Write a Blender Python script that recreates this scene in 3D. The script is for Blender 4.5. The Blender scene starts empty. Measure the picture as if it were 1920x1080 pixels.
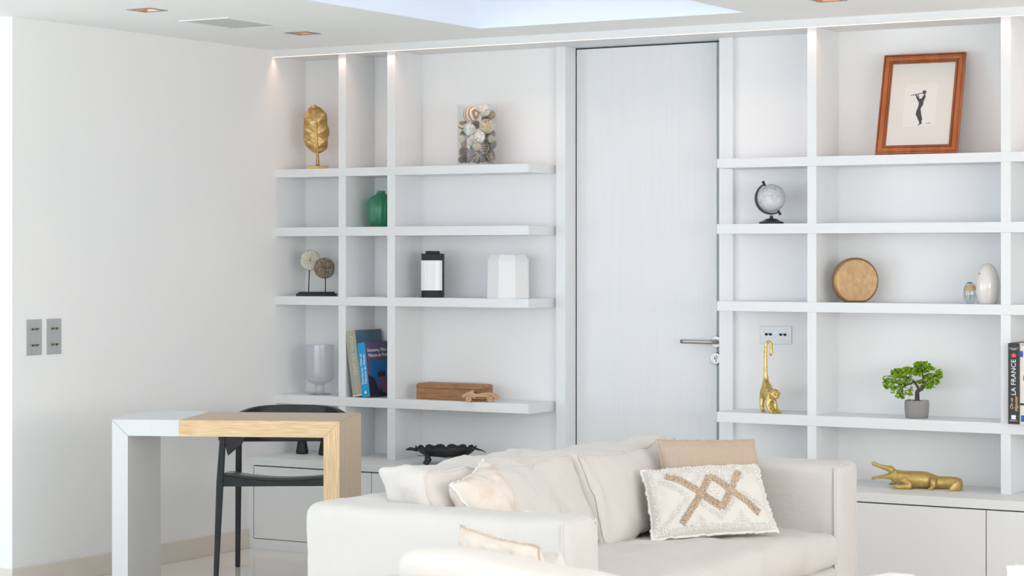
import bpy, bmesh, math, random
from mathutils import Vector, Matrix, noise
random.seed(7)
PI = math.pi
scn = bpy.context.scene
C = scn.collection

# ------------------------------------------------------------------ camera, sky, light
F_PX, HOR, CAM_Z = 4186.0, 478.0, 1.363
TH = math.atan(2496.0 / 4186.0)
cd = bpy.data.cameras.new('camera'); cam = bpy.data.objects.new('camera', cd); C.objects.link(cam)
cam.location = (0, 0, CAM_Z); cam.rotation_euler = (PI / 2, 0, TH)
cd.sensor_width = 36; cd.lens = F_PX / 1920 * 36; cd.shift_y = -(540 - HOR) / 1920
cd.clip_start = 0.05
cd.dof.use_dof = True; cd.dof.focus_distance = 9.7; cd.dof.aperture_fstop = 13
scn.camera = cam
scn.view_settings.view_transform = 'Standard'; scn.view_settings.look = 'None'
scn.view_settings.gamma = 1.0; scn.view_settings.use_curve_mapping = False
scn.view_settings.exposure = -0.15
scn.cycles.transparent_max_bounces = 24
scn.cycles.max_bounces = 16; scn.cycles.diffuse_bounces = 8

w = bpy.data.worlds.new('sky'); scn.world = w; w.use_nodes = True
w.node_tree.nodes['Background'].inputs[0].default_value = (0.86, 0.93, 1.0, 1)
w.node_tree.nodes['Background'].inputs[1].default_value = 2.0

def area(name, loc, rot, sx, sy, power, col, spread=PI):
    l = bpy.data.lights.new(name, 'AREA'); l.shape = 'RECTANGLE'; l.size = sx; l.size_y = sy
    l.energy = power; l.color = col; l.spread = spread
    o = bpy.data.objects.new(name, l); C.objects.link(o); o.location = loc; o.rotation_euler = rot
    return o
area('daylight_left_window', (-9.35, .9, 1.1), (0, -PI / 2 - .55, 0), 1.8, 4.4, 145, (0.74, 0.89, 1.0))
area('rear_fill_light', (-3.2, -2.85, 1.0), (PI / 2 + .42, 0, 0), 9.0, 1.8, 108, (0.88, 0.945, 1.0))  # added frontal fill, set in an unseen opening behind the camera
area('right_fill_light', (2.85, 2.6, 1.4), (0, PI / 2 + .45, 0), 1.6, 6.5, 215, (1.0, 0.95, 0.91))  # added warm fill for right-facing surfaces, from an unseen opening
area('daylight_skylight', (-4.38, 7.3, 3.32), (0, 0, 0), 1.2, 1.5, 3, (0.85, 0.92, 1.0))

# ------------------------------------------------------------------ frame of reference
cT, sT = math.cos(TH), math.sin(TH)
def ray(px):
    dx = px - 960.0
    return dx * cT - F_PX * sT, dx * sT + F_PX * cT
def at(px, py, Y):
    u, v = ray(px)
    return Vector((u / v * Y, Y, CAM_Z + (HOR - py) / v * Y))
def facing(p):                       # turn that makes a thing's front (-Y) look at the viewer's side of the room
    return math.atan2(-p[0], p[1])

# ------------------------------------------------------------------ materials
M = {}
def mat(name, col, rough=0.6, metal=0.0, bump=None, vary=None, scale=(1, 1, 1), spec=0.5, sheen=0.0, coat=0.0, extra=None):
    """vary=(other colour, noise scale, detail, lo, hi); bump=(scale, strength, distance)"""
    m = bpy.data.materials.new(name); m.use_nodes = True; nt = m.node_tree; n = nt.nodes; L = nt.links
    b = n['Principled BSDF']
    b.inputs['Base Color'].default_value = (*col, 1); b.inputs['Roughness'].default_value = rough
    b.inputs['Metallic'].default_value = metal; b.inputs['Specular IOR Level'].default_value = spec
    if sheen: b.inputs['Sheen Weight'].default_value = sheen
    if coat: b.inputs['Coat Weight'].default_value = coat
    tc = n.new('ShaderNodeTexCoord'); mp = n.new('ShaderNodeMapping'); L.new(tc.outputs['Object'], mp.inputs[0])
    mp.inputs['Scale'].default_value = scale
    if vary:
        c2, sc, det, lo, hi = vary
        t = n.new('ShaderNodeTexNoise'); t.inputs['Scale'].default_value = sc; t.inputs['Detail'].default_value = det
        L.new(mp.outputs[0], t.inputs[0])
        r = n.new('ShaderNodeValToRGB'); r.color_ramp.elements[0].position = lo; r.color_ramp.elements[1].position = hi
        r.color_ramp.elements[0].color = (*col, 1); r.color_ramp.elements[1].color = (*c2, 1)
        L.new(t.outputs['Fac'], r.inputs[0]); L.new(r.outputs[0], b.inputs['Base Color'])
    if bump:
        sc, st, dist = bump
        t = n.new('ShaderNodeTexNoise'); t.inputs['Scale'].default_value = sc; t.inputs['Detail'].default_value = 4
        L.new(mp.outputs[0], t.inputs[0])
        bp = n.new('ShaderNodeBump'); bp.inputs['Strength'].default_value = st; bp.inputs['Distance'].default_value = dist
        L.new(t.outputs['Fac'], bp.inputs['Height']); L.new(bp.outputs[0], b.inputs['Normal'])
    M[name] = m
    return m
def emit(name, col, strength):
    m = bpy.data.materials.new(name); m.use_nodes = True; nt = m.node_tree
    b = nt.nodes['Principled BSDF']; b.inputs['Base Color'].default_value = (*col, 1)
    b.inputs['Emission Color'].default_value = (*col, 1); b.inputs['Emission Strength'].default_value = strength
    M[name] = m; return m
def thin_glass(name, tint, refl=0.10, body=None, body_w=0.0, rough=0.02):
    m = bpy.data.materials.new(name); m.use_nodes = True; nt = m.node_tree; n = nt.nodes; L = nt.links
    n.remove(n['Principled BSDF']); out = n['Material Output']
    tr = n.new('ShaderNodeBsdfTransparent'); tr.inputs[0].default_value = (*tint, 1)
    gl = n.new('ShaderNodeBsdfGlossy'); gl.inputs['Roughness'].default_value = rough
    gl.inputs[0].default_value = (.95, .97, 1, 1)
    lw = n.new('ShaderNodeLayerWeight'); lw.inputs[0].default_value = 0.25
    mr = n.new('ShaderNodeMapRange'); mr.inputs['To Min'].default_value = refl * 0.25; mr.inputs['To Max'].default_value = 0.32
    L.new(lw.outputs['Facing'], mr.inputs[0])
    base = tr.outputs[0]
    if body:
        df = n.new('ShaderNodeBsdfTranslucent'); df.inputs[0].default_value = (*body, 1)
        d2 = n.new('ShaderNodeBsdfDiffuse'); d2.inputs[0].default_value = (*body, 1)
        a = n.new('ShaderNodeMixShader'); a.inputs[0].default_value = 0.5; L.new(df.outputs[0], a.inputs[1]); L.new(d2.outputs[0], a.inputs[2])
        mx = n.new('ShaderNodeMixShader'); mx.inputs[0].default_value = body_w
        L.new(tr.outputs[0], mx.inputs[1]); L.new(a.outputs[0], mx.inputs[2]); base = mx.outputs[0]
    mix = n.new('ShaderNodeMixShader'); L.new(mr.outputs[0], mix.inputs[0]); L.new(base, mix.inputs[1]); L.new(gl.outputs[0], mix.inputs[2])
    L.new(mix.outputs[0], out.inputs[0]); M[name] = m; return m
def oak(name, c1, c2, c3, scale, fine=60, rough=0.55):
    m = bpy.data.materials.new(name); m.use_nodes = True; nt = m.node_tree; n = nt.nodes; L = nt.links
    b = n['Principled BSDF']; b.inputs['Roughness'].default_value = rough
    tc = n.new('ShaderNodeTexCoord'); mp = n.new('ShaderNodeMapping'); mp.inputs['Scale'].default_value = scale
    L.new(tc.outputs['Object'], mp.inputs[0])
    t = n.new('ShaderNodeTexNoise'); t.inputs['Scale'].default_value = fine; t.inputs['Detail'].default_value = 5; t.inputs['Roughness'].default_value = .65
    L.new(mp.outputs[0], t.inputs[0])
    r = n.new('ShaderNodeValToRGB'); e = r.color_ramp.elements; e[0].position = .32; e[1].position = .68
    e[0].color = (*c1, 1); e[1].color = (*c3, 1); k = e.new(.5); k.color = (*c2, 1)
    L.new(t.outputs['Fac'], r.inputs[0]); L.new(r.outputs[0], b.inputs['Base Color'])
    bp = n.new('ShaderNodeBump'); bp.inputs['Strength'].default_value = .25; bp.inputs['Distance'].default_value = .001
    L.new(t.outputs['Fac'], bp.inputs['Height']); L.new(bp.outputs[0], b.inputs['Normal'])
    M[name] = m; return m
def voro(name, c_cell, c_line, scale, lo, hi, feature='DISTANCE_TO_EDGE', rough=.7):
    m = bpy.data.materials.new(name); m.use_nodes = True; nt = m.node_tree; n = nt.nodes; L = nt.links
    b = n['Principled BSDF']; b.inputs['Roughness'].default_value = rough
    tc = n.new('ShaderNodeTexCoord'); nz = n.new('ShaderNodeTexNoise'); nz.inputs['Scale'].default_value = scale * 1.5
    L.new(tc.outputs['Object'], nz.inputs[0])
    mx = n.new('ShaderNodeMix'); mx.data_type = 'RGBA'; mx.inputs[0].default_value = .03
    L.new(tc.outputs['Object'], mx.inputs[6]); L.new(nz.outputs['Color'], mx.inputs[7])
    v = n.new('ShaderNodeTexVoronoi'); v.feature = feature; v.inputs['Scale'].default_value = scale
    L.new(mx.outputs[2], v.inputs[0])
    r = n.new('ShaderNodeValToRGB'); e = r.color_ramp.elements; e[0].position = lo; e[1].position = hi
    e[0].color = (*c_line, 1); e[1].color = (*c_cell, 1)
    L.new(v.outputs['Distance'], r.inputs[0]); L.new(r.outputs[0], b.inputs['Base Color'])
    M[name] = m; return m
def stripes(name, c1, c2, scale, rot, dist=3, pos=.5):
    m = bpy.data.materials.new(name); m.use_nodes = True; nt = m.node_tree; n = nt.nodes; L = nt.links
    b = n['Principled BSDF']; b.inputs['Roughness'].default_value = .5
    tc = n.new('ShaderNodeTexCoord'); mp = n.new('ShaderNodeMapping'); mp.inputs['Rotation'].default_value = rot
    L.new(tc.outputs['Object'], mp.inputs[0])
    v = n.new('ShaderNodeTexWave'); v.inputs['Scale'].default_value = scale; v.inputs['Distortion'].default_value = dist; v.inputs['Detail'].default_value = 1
    L.new(mp.outputs[0], v.inputs[0])
    r = n.new('ShaderNodeValToRGB'); e = r.color_ramp.elements; e[0].position = pos - .06; e[1].position = pos + .06
    e[0].color = (*c1, 1); e[1].color = (*c2, 1)
    L.new(v.outputs['Fac'], r.inputs[0]); L.new(r.outputs[0], b.inputs['Base Color'])
    M[name] = m; return m

mat('wall_paint', (.84, .845, .845), .75, bump=(180, .03, .001))
mat('ceiling_paint', (.91, .93, .93), .8)
mat('shelf_h', (.765, .78, .79), .42, bump=(40, .10, .0006), vary=((.748, .763, .775), 26, 4, .35, .7), scale=(.12, 1, 3))
mat('shelf_v', (.78, .795, .805), .42, bump=(40, .10, .0006), vary=((.763, .778, .79), 26, 4, .35, .7), scale=(3, 1, .12))
mat('desk_white', (.66, .68, .70), .5, bump=(40, .15, .0006), vary=((.64, .66, .68), 30, 4, .35, .7), scale=(3, 1, .12))
mat('door_white', (.74, .76, .768), .4, bump=(40, .10, .0006), vary=((.715, .74, .757), 22, 4, .35, .7), scale=(3, 1, .1))
mat('panel_white', (.83, .835, .84), .6)
mat('cabinet_white', (.78, .785, .785), .3, coat=.1)
mat('gap_dark', (.08, .085, .08), .8)
mat('edge_seal', (.33, .38, .37), .4)
mat('floor_tile', (.83, .785, .73), .12, vary=((.80, .755, .70), 3, 3, .3, .7), coat=.2)
mat('skirting_tile', (.74, .68, .61), .3, vary=((.70, .64, .57), 6, 3, .3, .7))
mat('shaft_white', (.82, .86, .92), .8)
mat('steel', (.46, .44, .43), .35, 1.0)
mat('plate_metal', (.55, .56, .56), .38, .75)
mat('plate_pale', (.52, .53, .54), .4, .5)
mat('black_hole', (.02, .02, .02), .6)
mat('brass', (.25, .2, .12), .35, 1.0)
mat('gold_leaf', (.58, .40, .17), .36, .9, bump=(45, .6, .004), vary=((.42, .25, .07), 22, 5, .4, .75), scale=(1, 1, 2.5))
mat('gold_bright', (.78, .58, .22), .33, .9, bump=(160, .8, .002), vary=((.45, .29, .08), 90, 4, .48, .72))
mat('gold_matte', (.58, .42, .15), .45, .6, bump=(220, .5, .0015), vary=((.45, .31, .09), 60, 4, .45, .8))
mat('bronze', (.34, .215, .11), .45, .75, bump=(90, .5, .0012), vary=((.46, .31, .17), 60, 5, .35, .75), scale=(1, 1, .6))
mat('bronze_edge', (.36, .21, .09), .4, .8)
mat('black_wood', (.009, .012, .015), .5, vary=((.02, .024, .028), 30, 3, .3, .7))
mat('black_matte', (.012, .012, .014), .6)
mat('black_iron', (.014, .014, .017), .45, bump=(120, .3, .002))
mat('globe_metal', (.035, .035, .04), .4, .4)
mat('white_lacquer', (.78, .79, .79), .3, coat=.3)
mat('white_card', (.80, .80, .80), .6)
mat('coral_white', (.55, .51, .44), .85, bump=(220, .8, .003), vary=((.68, .64, .56), 120, 4, .4, .6))
mat('coral_brown', (.16, .12, .085), .85, bump=(300, .8, .003), vary=((.38, .31, .24), 160, 3, .45, .6))
mat('linen_white', (.655, .63, .61), .9, bump=(13, .45, .010), sheen=.15, spec=.2)
mat('linen_cushion', (.68, .64, .612), .9, bump=(16, .5, .010), sheen=.15, spec=.2)
mat('linen_beige', (.55, .445, .365), .95, bump=(300, .5, .001), vary=((.53, .41, .32), 120, 4, .35, .7), scale=(1, 1, 1), spec=.1)
mat('linen_cream', (.74, .67, .61), .95, bump=(90, .4, .002), vary=((.64, .53, .44), 14, 3, .5, .75), spec=.1)
mat('boucle_white', (.84, .815, .79), .95, bump=(260, .3, .001), spec=.1)
mat('boucle_tan', (.60, .44, .31), .95, bump=(260, 1.0, .004), vary=((.74, .60, .47), 200, 3, .4, .6), spec=.1)
mat('cotton_plain', (.74, .72, .68), .9, bump=(20, .3, .004), spec=.1)
mat('piping_thread', (.60, .48, .38), .95, spec=.1)
oak('oak_h', (.55, .35, .16), (.68, .49, .28), (.80, .66, .46), (.10, 1, 3.4), 95)
oak('oak_v', (.55, .35, .16), (.68, .49, .28), (.80, .66, .46), (3.4, 1, .10), 95)
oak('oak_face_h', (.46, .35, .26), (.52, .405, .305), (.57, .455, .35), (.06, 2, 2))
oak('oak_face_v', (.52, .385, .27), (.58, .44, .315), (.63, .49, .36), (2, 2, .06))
oak('frame_wood', (.30, .075, .018), (.37, .10, .028), (.43, .14, .045), (1, 1, .25), 30, .3)
oak('walnut', (.22, .095, .035), (.33, .155, .06), (.42, .22, .095), (.3, 1, 3), 30, .45)
oak('pale_wood', (.42, .22, .11), (.52, .30, .165), (.60, .37, .22), (.3, 1, 3), 40, .5)
mat('slot_dark', (.06, .03, .015), .6)
mat('pot_grey', (.28, .265, .26), .75, bump=(90, .15, .001))
mat('soil', (.10, .065, .04), .95, bump=(150, 1, .004), vary=((.5, .38, .26), 110, 3, .6, .66))
mat('bark', (.075, .055, .045), .85, bump=(100, 1, .003))
mat('leaf_green', (.09, .26, .012), .5, vary=((.36, .52, .035), 70, 3, .38, .60))
mat('paper', (.62, .61, .58), .8)
mat('sheet', (.655, .64, .625), .8)
mat('ink', (.06, .058, .058), .8)
mat('page_block', (.72, .68, .60), .85)
mat('book_taupe', (.36, .345, .28), .5)
mat('book_dusk', (.06, .13, .20), .4, vary=((.12, .22, .27), 6, 2, .3, .7))
mat('book_cyan', (.0, .30, .62), .35)
mat('book_plum', (.09, .07, .14), .4, vary=((.16, .12, .24), 120, 3, .4, .6), scale=(1, 5, .4))
mat('book_lake', (.0, .14, .42), .35)
mat('book_night', (.012, .014, .03), .5)
mat('book_purple', (.16, .07, .16), .5)
mat('book_black', (.028, .028, .030), .5)
mat('book_cream', (.74, .70, .64), .5)
mat('book_grey', (.45, .47, .50), .5)
mat('text_cream', (.66, .64, .50), .6)
mat('text_white', (.85, .87, .88), .6)
mat('text_red', (.80, .09, .07), .6)
mat('text_peach', (.85, .50, .25), .6)
mat('text_blue', (.03, .10, .45), .6)
mat('globe_paper', (.66, .68, .70), .4, vary=((.58, .60, .63), 30, 4, .4, .65))
mat('globe_land', (.50, .51, .55), .4, vary=((.60, .61, .65), 60, 4, .4, .65))
mat('globe_line', (.20, .17, .20), .6)
mat('ceramic_ivory', (.76, .72, .68), .12, coat=.6)
mat('gold_sand', (.62, .36, .12), .7, bump=(300, .8, .002), vary=((.75, .5, .22), 150, 3, .4, .6))
mat('smoke_grey', (.16, .22, .22), .2)
voro('crackle_white', (.80, .77, .72), (.30, .17, .09), 38, .015, .06)
voro('crackle_grey', (.68, .67, .63), (.40, .33, .26), 42, .012, .05)
voro('dots_cream', (.30, .22, .14), (.74, .69, .58), 170, .35, .6, 'F1')
stripes('stripe_orange', (.42, .17, .055), (.80, .74, .66), 20, (0, 0, .1), 4, .5)
stripes('stripe_brown', (.28, .14, .06), (.74, .70, .64), 16, (.6, .9, .2), 5, .5)
stripes('stripe_white', (.50, .46, .38), (.74, .72, .66), 36, (.3, .2, .5), 2, .3)
mat('rattan_cream', (.72, .58, .38), .7)
mat('rattan_brown', (.17, .10, .065), .8)
mat('rattan_tan', (.42, .28, .16), .8)
mat('seed_brown', (.10, .06, .05), .85, bump=(150, 1, .004))
mat('seed_orange', (.42, .20, .09), .7, bump=(120, .5, .003))
mat('led_profile', (.7, .7, .7), .5)
emit('led_glow', (1.0, .66, .50), 1.6)
emit('lamp_glow', (1.0, .45, .18), 1.6)
mat('lamp_trim', (.30, .31, .32), .4, .5)
mat('lamp_reflector', (.85, .45, .25), .35, .8)
mat('grille_grey', (.58, .61, .59), .7)
thin_glass('clear_glass', (.96, .97, .965), .14)
thin_glass('skylight_glass', (.66, .72, .78), .1)
thin_glass('bubbly_glass', (.93, .94, .95), .20, (.86, .87, .89), .30, .12)
thin_glass('green_glass', (.45, .85, .68), .12, (.12, .52, .33), .50, .05)
thin_glass('egg_glass', (.90, .94, .95), .2, (.6, .66, .68), .12)

# ------------------------------------------------------------------ object helpers
def obj(name, bm, m, parent=None, smooth=False, bevel=0.0, sub=0, loc=None, rot=None, segs=2):
    me = bpy.data.meshes.new(name); bmesh.ops.recalc_face_normals(bm, faces=bm.faces[:]); bm.to_mesh(me); bm.free()
    for mm in (m if isinstance(m, (list, tuple)) else [m]): me.materials.append(M[mm])
    if smooth:
        for p in me.polygons: p.use_smooth = True
    o = bpy.data.objects.new(name, me); C.objects.link(o)
    if parent: o.parent = parent
    if loc is not None: o.location = loc
    if rot is not None: o.rotation_euler = rot
    if bevel:
        b = o.modifiers.new('bevel', 'BEVEL'); b.width = bevel; b.segments = segs; b.limit_method = 'ANGLE'; b.angle_limit = .6
        b.harden_normals = False
    if sub:
        s = o.modifiers.new('sub', 'SUBSURF'); s.levels = sub; s.render_levels = sub
    return o
def tag(o, label=None, cat=None, group=None, kind=None):
    if label: o['label'] = label
    if cat: o['category'] = cat
    if group: o['group'] = group
    if kind: o['kind'] = kind
    return o
def thing(name, label, cat, loc=(0, 0, 0), rz=0.0, group=None, kind=None):
    o = bpy.data.objects.new(name, None); C.objects.link(o); o.empty_display_size = .05
    o.location = loc; o.rotation_euler = (0, 0, rz)
    return tag(o, label, cat, group, kind)
def box(bm, x0, x1, y0, y1, z0, z1):
    vs = [bm.verts.new(p) for p in ((x0, y0, z0), (x1, y0, z0), (x1, y1, z0), (x0, y1, z0), (x0, y0, z1), (x1, y0, z1), (x1, y1, z1), (x0, y1, z1))]
    for f in ((0, 3, 2, 1), (4, 5, 6, 7), (0, 1, 5, 4), (1, 2, 6, 5), (2, 3, 7, 6), (3, 0, 4, 7)): bm.faces.new([vs[i] for i in f])
    return bm
def B(*a): return box(bmesh.new(), *a)
def poly_prism(bm, pts, ax, a0, a1):
    """extrude a 2D outline: ax='y' -> pts are (x,z); 'z' -> (x,y); 'x' -> (y,z)"""
    def P(p, a):
        return (p[0], a, p[1]) if ax == 'y' else ((p[0], p[1], a) if ax == 'z' else (a, p[0], p[1]))
    A = [bm.verts.new(P(p, a0)) for p in pts]; Z = [bm.verts.new(P(p, a1)) for p in pts]
    bm.faces.new(A); bm.faces.new(Z[::-1]); n = len(pts)
    for i in range(n): bm.faces.new((A[i], A[(i + 1) % n], Z[(i + 1) % n], Z[i]))
    return bm
def lathe(bm, prof, segs=40, rf=None, c=(0, 0, 0)):
    """prof: list of (r, z); rf(angle, z) optional radius factor"""
    rings = []
    for r, z in prof:
        if r < 1e-6: rings.append([bm.verts.new((c[0], c[1], c[2] + z))]); continue
        rings.append([bm.verts.new((c[0] + r * (rf(2 * PI * i / segs, z) if rf else 1) * math.cos(2 * PI * i / segs),
                                    c[1] + r * (rf(2 * PI * i / segs, z) if rf else 1) * math.sin(2 * PI * i / segs), c[2] + z)) for i in range(segs)])
    for a, b in zip(rings, rings[1:]):
        for i in range(segs):
            j = (i + 1) % segs
            if len(a) == 1 and len(b) == 1: continue
            if len(a) == 1: bm.faces.new((a[0], b[i], b[j]))
            elif len(b) == 1: bm.faces.new((a[i], a[j], b[0]))
            else: bm.faces.new((a[i], a[j], b[j], b[i]))
    return bm
def tube(bm, pts, rad, segs=8, flat=1.0, closed=False):
    pts = [Vector(p) for p in pts]; n = len(pts)
    if not isinstance(rad, (list, tuple)): rad = [rad] * n
    up = Vector((0, 0, 1)); rings = []
    prev = None
    for i, p in enumerate(pts):
        if closed: t = pts[(i + 1) % n] - pts[i - 1]
        else: t = pts[min(i + 1, n - 1)] - pts[max(i - 1, 0)]
        t.normalize()
        if prev is None:
            a = t.orthogonal().normalized()
            if abs(t.z) < .9: a = up.cross(t).normalized()
        else:
            a = (prev - t * prev.dot(t)); a = a.normalized() if a.length > 1e-6 else t.orthogonal().normalized()
        prev = a; b = t.cross(a)
        rings.append([bm.verts.new(p + a * math.cos(2 * PI * k / segs) * rad[i] + b * math.sin(2 * PI * k / segs) * rad[i] * flat) for k in range(segs)])
    m = n if closed else n - 1
    for i in range(m):
        A, Bq = rings[i], rings[(i + 1) % n]
        for k in range(segs): bm.faces.new((A[k], A[(k + 1) % segs], Bq[(k + 1) % segs], Bq[k]))
    if not closed: bm.faces.new(rings[0][::-1]); bm.faces.new(rings[-1])
    return bm
def smooth_path(pts, n=6):
    pts = [Vector(p) for p in pts]; out = []
    for i in range(len(pts) - 1):
        p0, p1, p2, p3 = pts[max(i - 1, 0)], pts[i], pts[i + 1], pts[min(i + 2, len(pts) - 1)]
        for k in range(n):
            t = k / n
            out.append(.5 * ((2 * p1) + (p2 - p0) * t + (2 * p0 - 5 * p1 + 4 * p2 - p3) * t * t + (3 * p1 - p0 - 3 * p2 + p3) * t ** 3))
    out.append(pts[-1]); return out
def ball(bm, c, r, sc=(1, 1, 1), u=20, v=12, R=None):
    mx = Matrix.Translation(c) @ (R.to_4x4() if R else Matrix.Identity(4)) @ Matrix.Diagonal((sc[0] * r, sc[1] * r, sc[2] * r, 1))
    bmesh.ops.create_uvsphere(bm, u_segments=u, v_segments=v, radius=1, matrix=mx); return bm
def rbox(bm, lo, hi, r, step=.05, warp=None):
    """box with rounded edges and a fine grid on every face; warp(p) -> p moves each point"""
    if not isinstance(r, (tuple, list)): r = (r, r, r)
    ax = []
    for k in range(3):
        rr = min(r[k], (hi[k] - lo[k]) / 2 - 1e-4)
        a, b = lo[k] + rr, hi[k] - rr; n = max(1, int(round((b - a) / step)))
        ax.append([lo[k], lo[k] + rr * .22, lo[k] + rr * .55] + [a + (b - a) * i / n for i in range(n + 1)] + [hi[k] - rr * .55, hi[k] - rr * .22, hi[k]])
    rr = [min(r[k], (hi[k] - lo[k]) / 2 - 1e-4) for k in range(3)]; cache = {}
    def V(i, j, k):
        if (i, j, k) in cache: return cache[(i, j, k)]
        p = Vector((ax[0][i], ax[1][j], ax[2][k]))
        q = Vector([min(max(p[t], lo[t] + rr[t]), hi[t] - rr[t]) for t in range(3)])
        d = Vector([(p[t] - q[t]) / rr[t] for t in range(3)])
        if d.length > 1e-9: d.normalize()
        p = q + Vector([d[t] * rr[t] for t in range(3)])
        if warp: p = warp(p)
        v = bm.verts.new(p); cache[(i, j, k)] = v; return v
    nx, ny, nz = (len(a) - 1 for a in ax)
    def quad(a, b, c, d): bm.faces.new((V(*a), V(*b), V(*c), V(*d)))
    for i in range(nx):
        for j in range(ny):
            for k in (0, nz): quad((i, j, k), (i + 1, j, k), (i + 1, j + 1, k), (i, j + 1, k))
        for k in range(nz):
            for j in (0, ny): quad((i, j, k), (i + 1, j, k), (i + 1, j, k + 1), (i, j, k + 1))
    for j in range(ny):
        for k in range(nz):
            for i in (0, nx): quad((i, j, k), (i, j + 1, k), (i, j + 1, k + 1), (i, j, k + 1))
    return bm
def fbm(p, s, o=3): return noise.fractal(Vector(p) * s, 1.0, 2.0, o)
def wrinkle(amp, s=3.0, seed=0.0, amp2=0.0, s2=12.0):
    def f(p):
        q = p + Vector((seed, seed * .7, seed * 1.3)); d = Vector((fbm(q, s), fbm(q + Vector((9, 0, 0)), s), fbm(q + Vector((0, 9, 0)), s))) * amp
        if amp2: d += Vector((fbm(q, s2), fbm(q + Vector((5, 0, 0)), s2), fbm(q + Vector((0, 5, 0)), s2))) * amp2
        r = 1 - abs(noise.noise(Vector((q.x * 5, q.y * 5, q.z * 2.2)) + Vector((seed, 0, 0)))) * 3
        if r > 0 and amp2: d += d.normalized() * (r ** 2) * amp2 * 2.0
        return p + d
    return f
def pillow_surf(BL, BR, TR, TL, th, pinch=.10, wr=.004, seed=0.0, power=.42):
    BL, BR, TR, TL = map(Vector, (BL, BR, TR, TL))
    nrm = ((BR - BL) + (TR - TL)).cross((TL - BL) + (TR - BR)).normalized()
    cen = (BL + BR + TR + TL) / 4
    def S(u, v, side):
        us = u * (1 - pinch * (1 - v * v)); vs = v * (1 - pinch * (1 - u * u))
        a, b = (us + 1) / 2, (vs + 1) / 2
        p = BL * (1 - a) * (1 - b) + BR * a * (1 - b) + TR * a * b + TL * (1 - a) * b
        h = max((1 - u * u) * (1 - v * v), 0) ** power
        q = p * 9 + Vector((seed, seed, seed)); ed = max(abs(u), abs(v)) ** 3
        p = p + nrm * side * (th / 2) * h * (1 + .18 * fbm(q, 1.2, 2))
        p = p + nrm * (fbm(q + Vector((side * 3, 0, 0)), 2.5) * wr * (1 + 2 * ed)) * (1 if h > .05 else .2)
        return p
    return S, nrm
def pillow(bm, BL, BR, TR, TL, th, n=26, **kw):
    S, nrm = pillow_surf(BL, BR, TR, TL, th, **kw)
    V = {}
    for sd in (1, -1):
        for i in range(n + 1):
            for j in range(n + 1):
                edge = i in (0, n) or j in (0, n)
                if edge and (1, i, j) in V: V[(sd, i, j)] = V[(1, i, j)]; continue
                u, v = math.sin((i / n - .5) * PI), math.sin((j / n - .5) * PI)
                u, v = .6 * u + .4 * (2 * i / n - 1), .6 * v + .4 * (2 * j / n - 1)
                V[(sd, i, j)] = bm.verts.new(S(u, v, sd))
        for i in range(n):
            for j in range(n):
                f = [V[(sd, i, j)], V[(sd, i + 1, j)], V[(sd, i + 1, j + 1)], V[(sd, i, j + 1)]]
                bm.faces.new(f if sd > 0 else f[::-1])
    return S
def text_mesh(body, size, shear=0.0, extrude=.0004, align='CENTER', space=1.0):
    cu = bpy.data.curves.new('t', 'FONT'); cu.body = body; cu.size = size; cu.extrude = extrude; cu.shear = shear
    cu.align_x = align; cu.align_y = 'CENTER'; cu.space_character = space; cu.resolution_u = 3
    o = bpy.data.objects.new('t', cu); C.objects.link(o)
    dg = bpy.context.evaluated_depsgraph_get(); me = bpy.data.meshes.new_from_object(o.evaluated_get(dg))
    bpy.data.objects.remove(o); bpy.data.curves.remove(cu)
    return me
def text(name, body, size, m, parent, matrix, **kw):
    me = text_mesh(body, size, **kw); me.materials.clear(); me.materials.append(M[m]); me.name = name
    o = bpy.data.objects.new(name, me); C.objects.link(o); o.parent = parent; o.matrix_local = matrix; return o
def basis(x, y, z, o):               # matrix whose columns are the given axes
    m = Matrix((Vector(x), Vector(y), Vector(z))).transposed().to_4x4(); m.translation = Vector(o); return m
def skin(name, m, parent, chains, sub=2, smooth=True, loc=None, root=0):
    """chains: list of lists of (x,y,z,r) or (x,y,z,rx,ry); points at the same place are welded"""
    bm = bmesh.new(); lay = bm.verts.layers.skin.verify(); idx = {}; first = None
    for ch in chains:
        prev = None
        for p in ch:
            k = (round(p[0], 5), round(p[1], 5), round(p[2], 5))
            v = idx.get(k)
            if v is None:
                v = bm.verts.new(p[:3]); idx[k] = v
                rr = (p[3], p[4]) if len(p) > 4 else (p[3], p[3])
                v[lay].radius = rr
                if first is None: first = v; v[lay].use_root = True
            if prev is not None and bm.edges.get((prev, v)) is None: bm.edges.new((prev, v))
            prev = v
    me = bpy.data.meshes.new(name); bm.to_mesh(me); bm.free()
    o = bpy.data.objects.new(name, me); C.objects.link(o)
    s = o.modifiers.new('skin', 'SKIN'); s.use_smooth_shade = True; s.branch_smoothing = .6
    d = o.modifiers.new('sub', 'SUBSURF'); d.levels = sub; d.render_levels = sub
    dg = bpy.context.evaluated_depsgraph_get(); me2 = bpy.data.meshes.new_from_object(o.evaluated_get(dg))
    bpy.data.objects.remove(o)
    me2.name = name; me2.materials.clear(); me2.materials.append(M[m])
    for p in me2.polygons: p.use_smooth = True
    o = bpy.data.objects.new(name, me2); C.objects.link(o); o.parent = parent
    if loc is not None: o.location = loc
    return o

# ------------------------------------------------------------------ room shell
XL, YF, YB = -6.37, 8.5, 8.74           # left wall; front of the shelving; its back panel
ZC = CAM_Z + .966                        # ceiling
ZS = CAM_Z + .934                        # soffit
YC = 8.28                                # front of the low cabinets
YD = 8.81                                # door plane
YR = 6.73                                # where the left wall turns away

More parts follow.
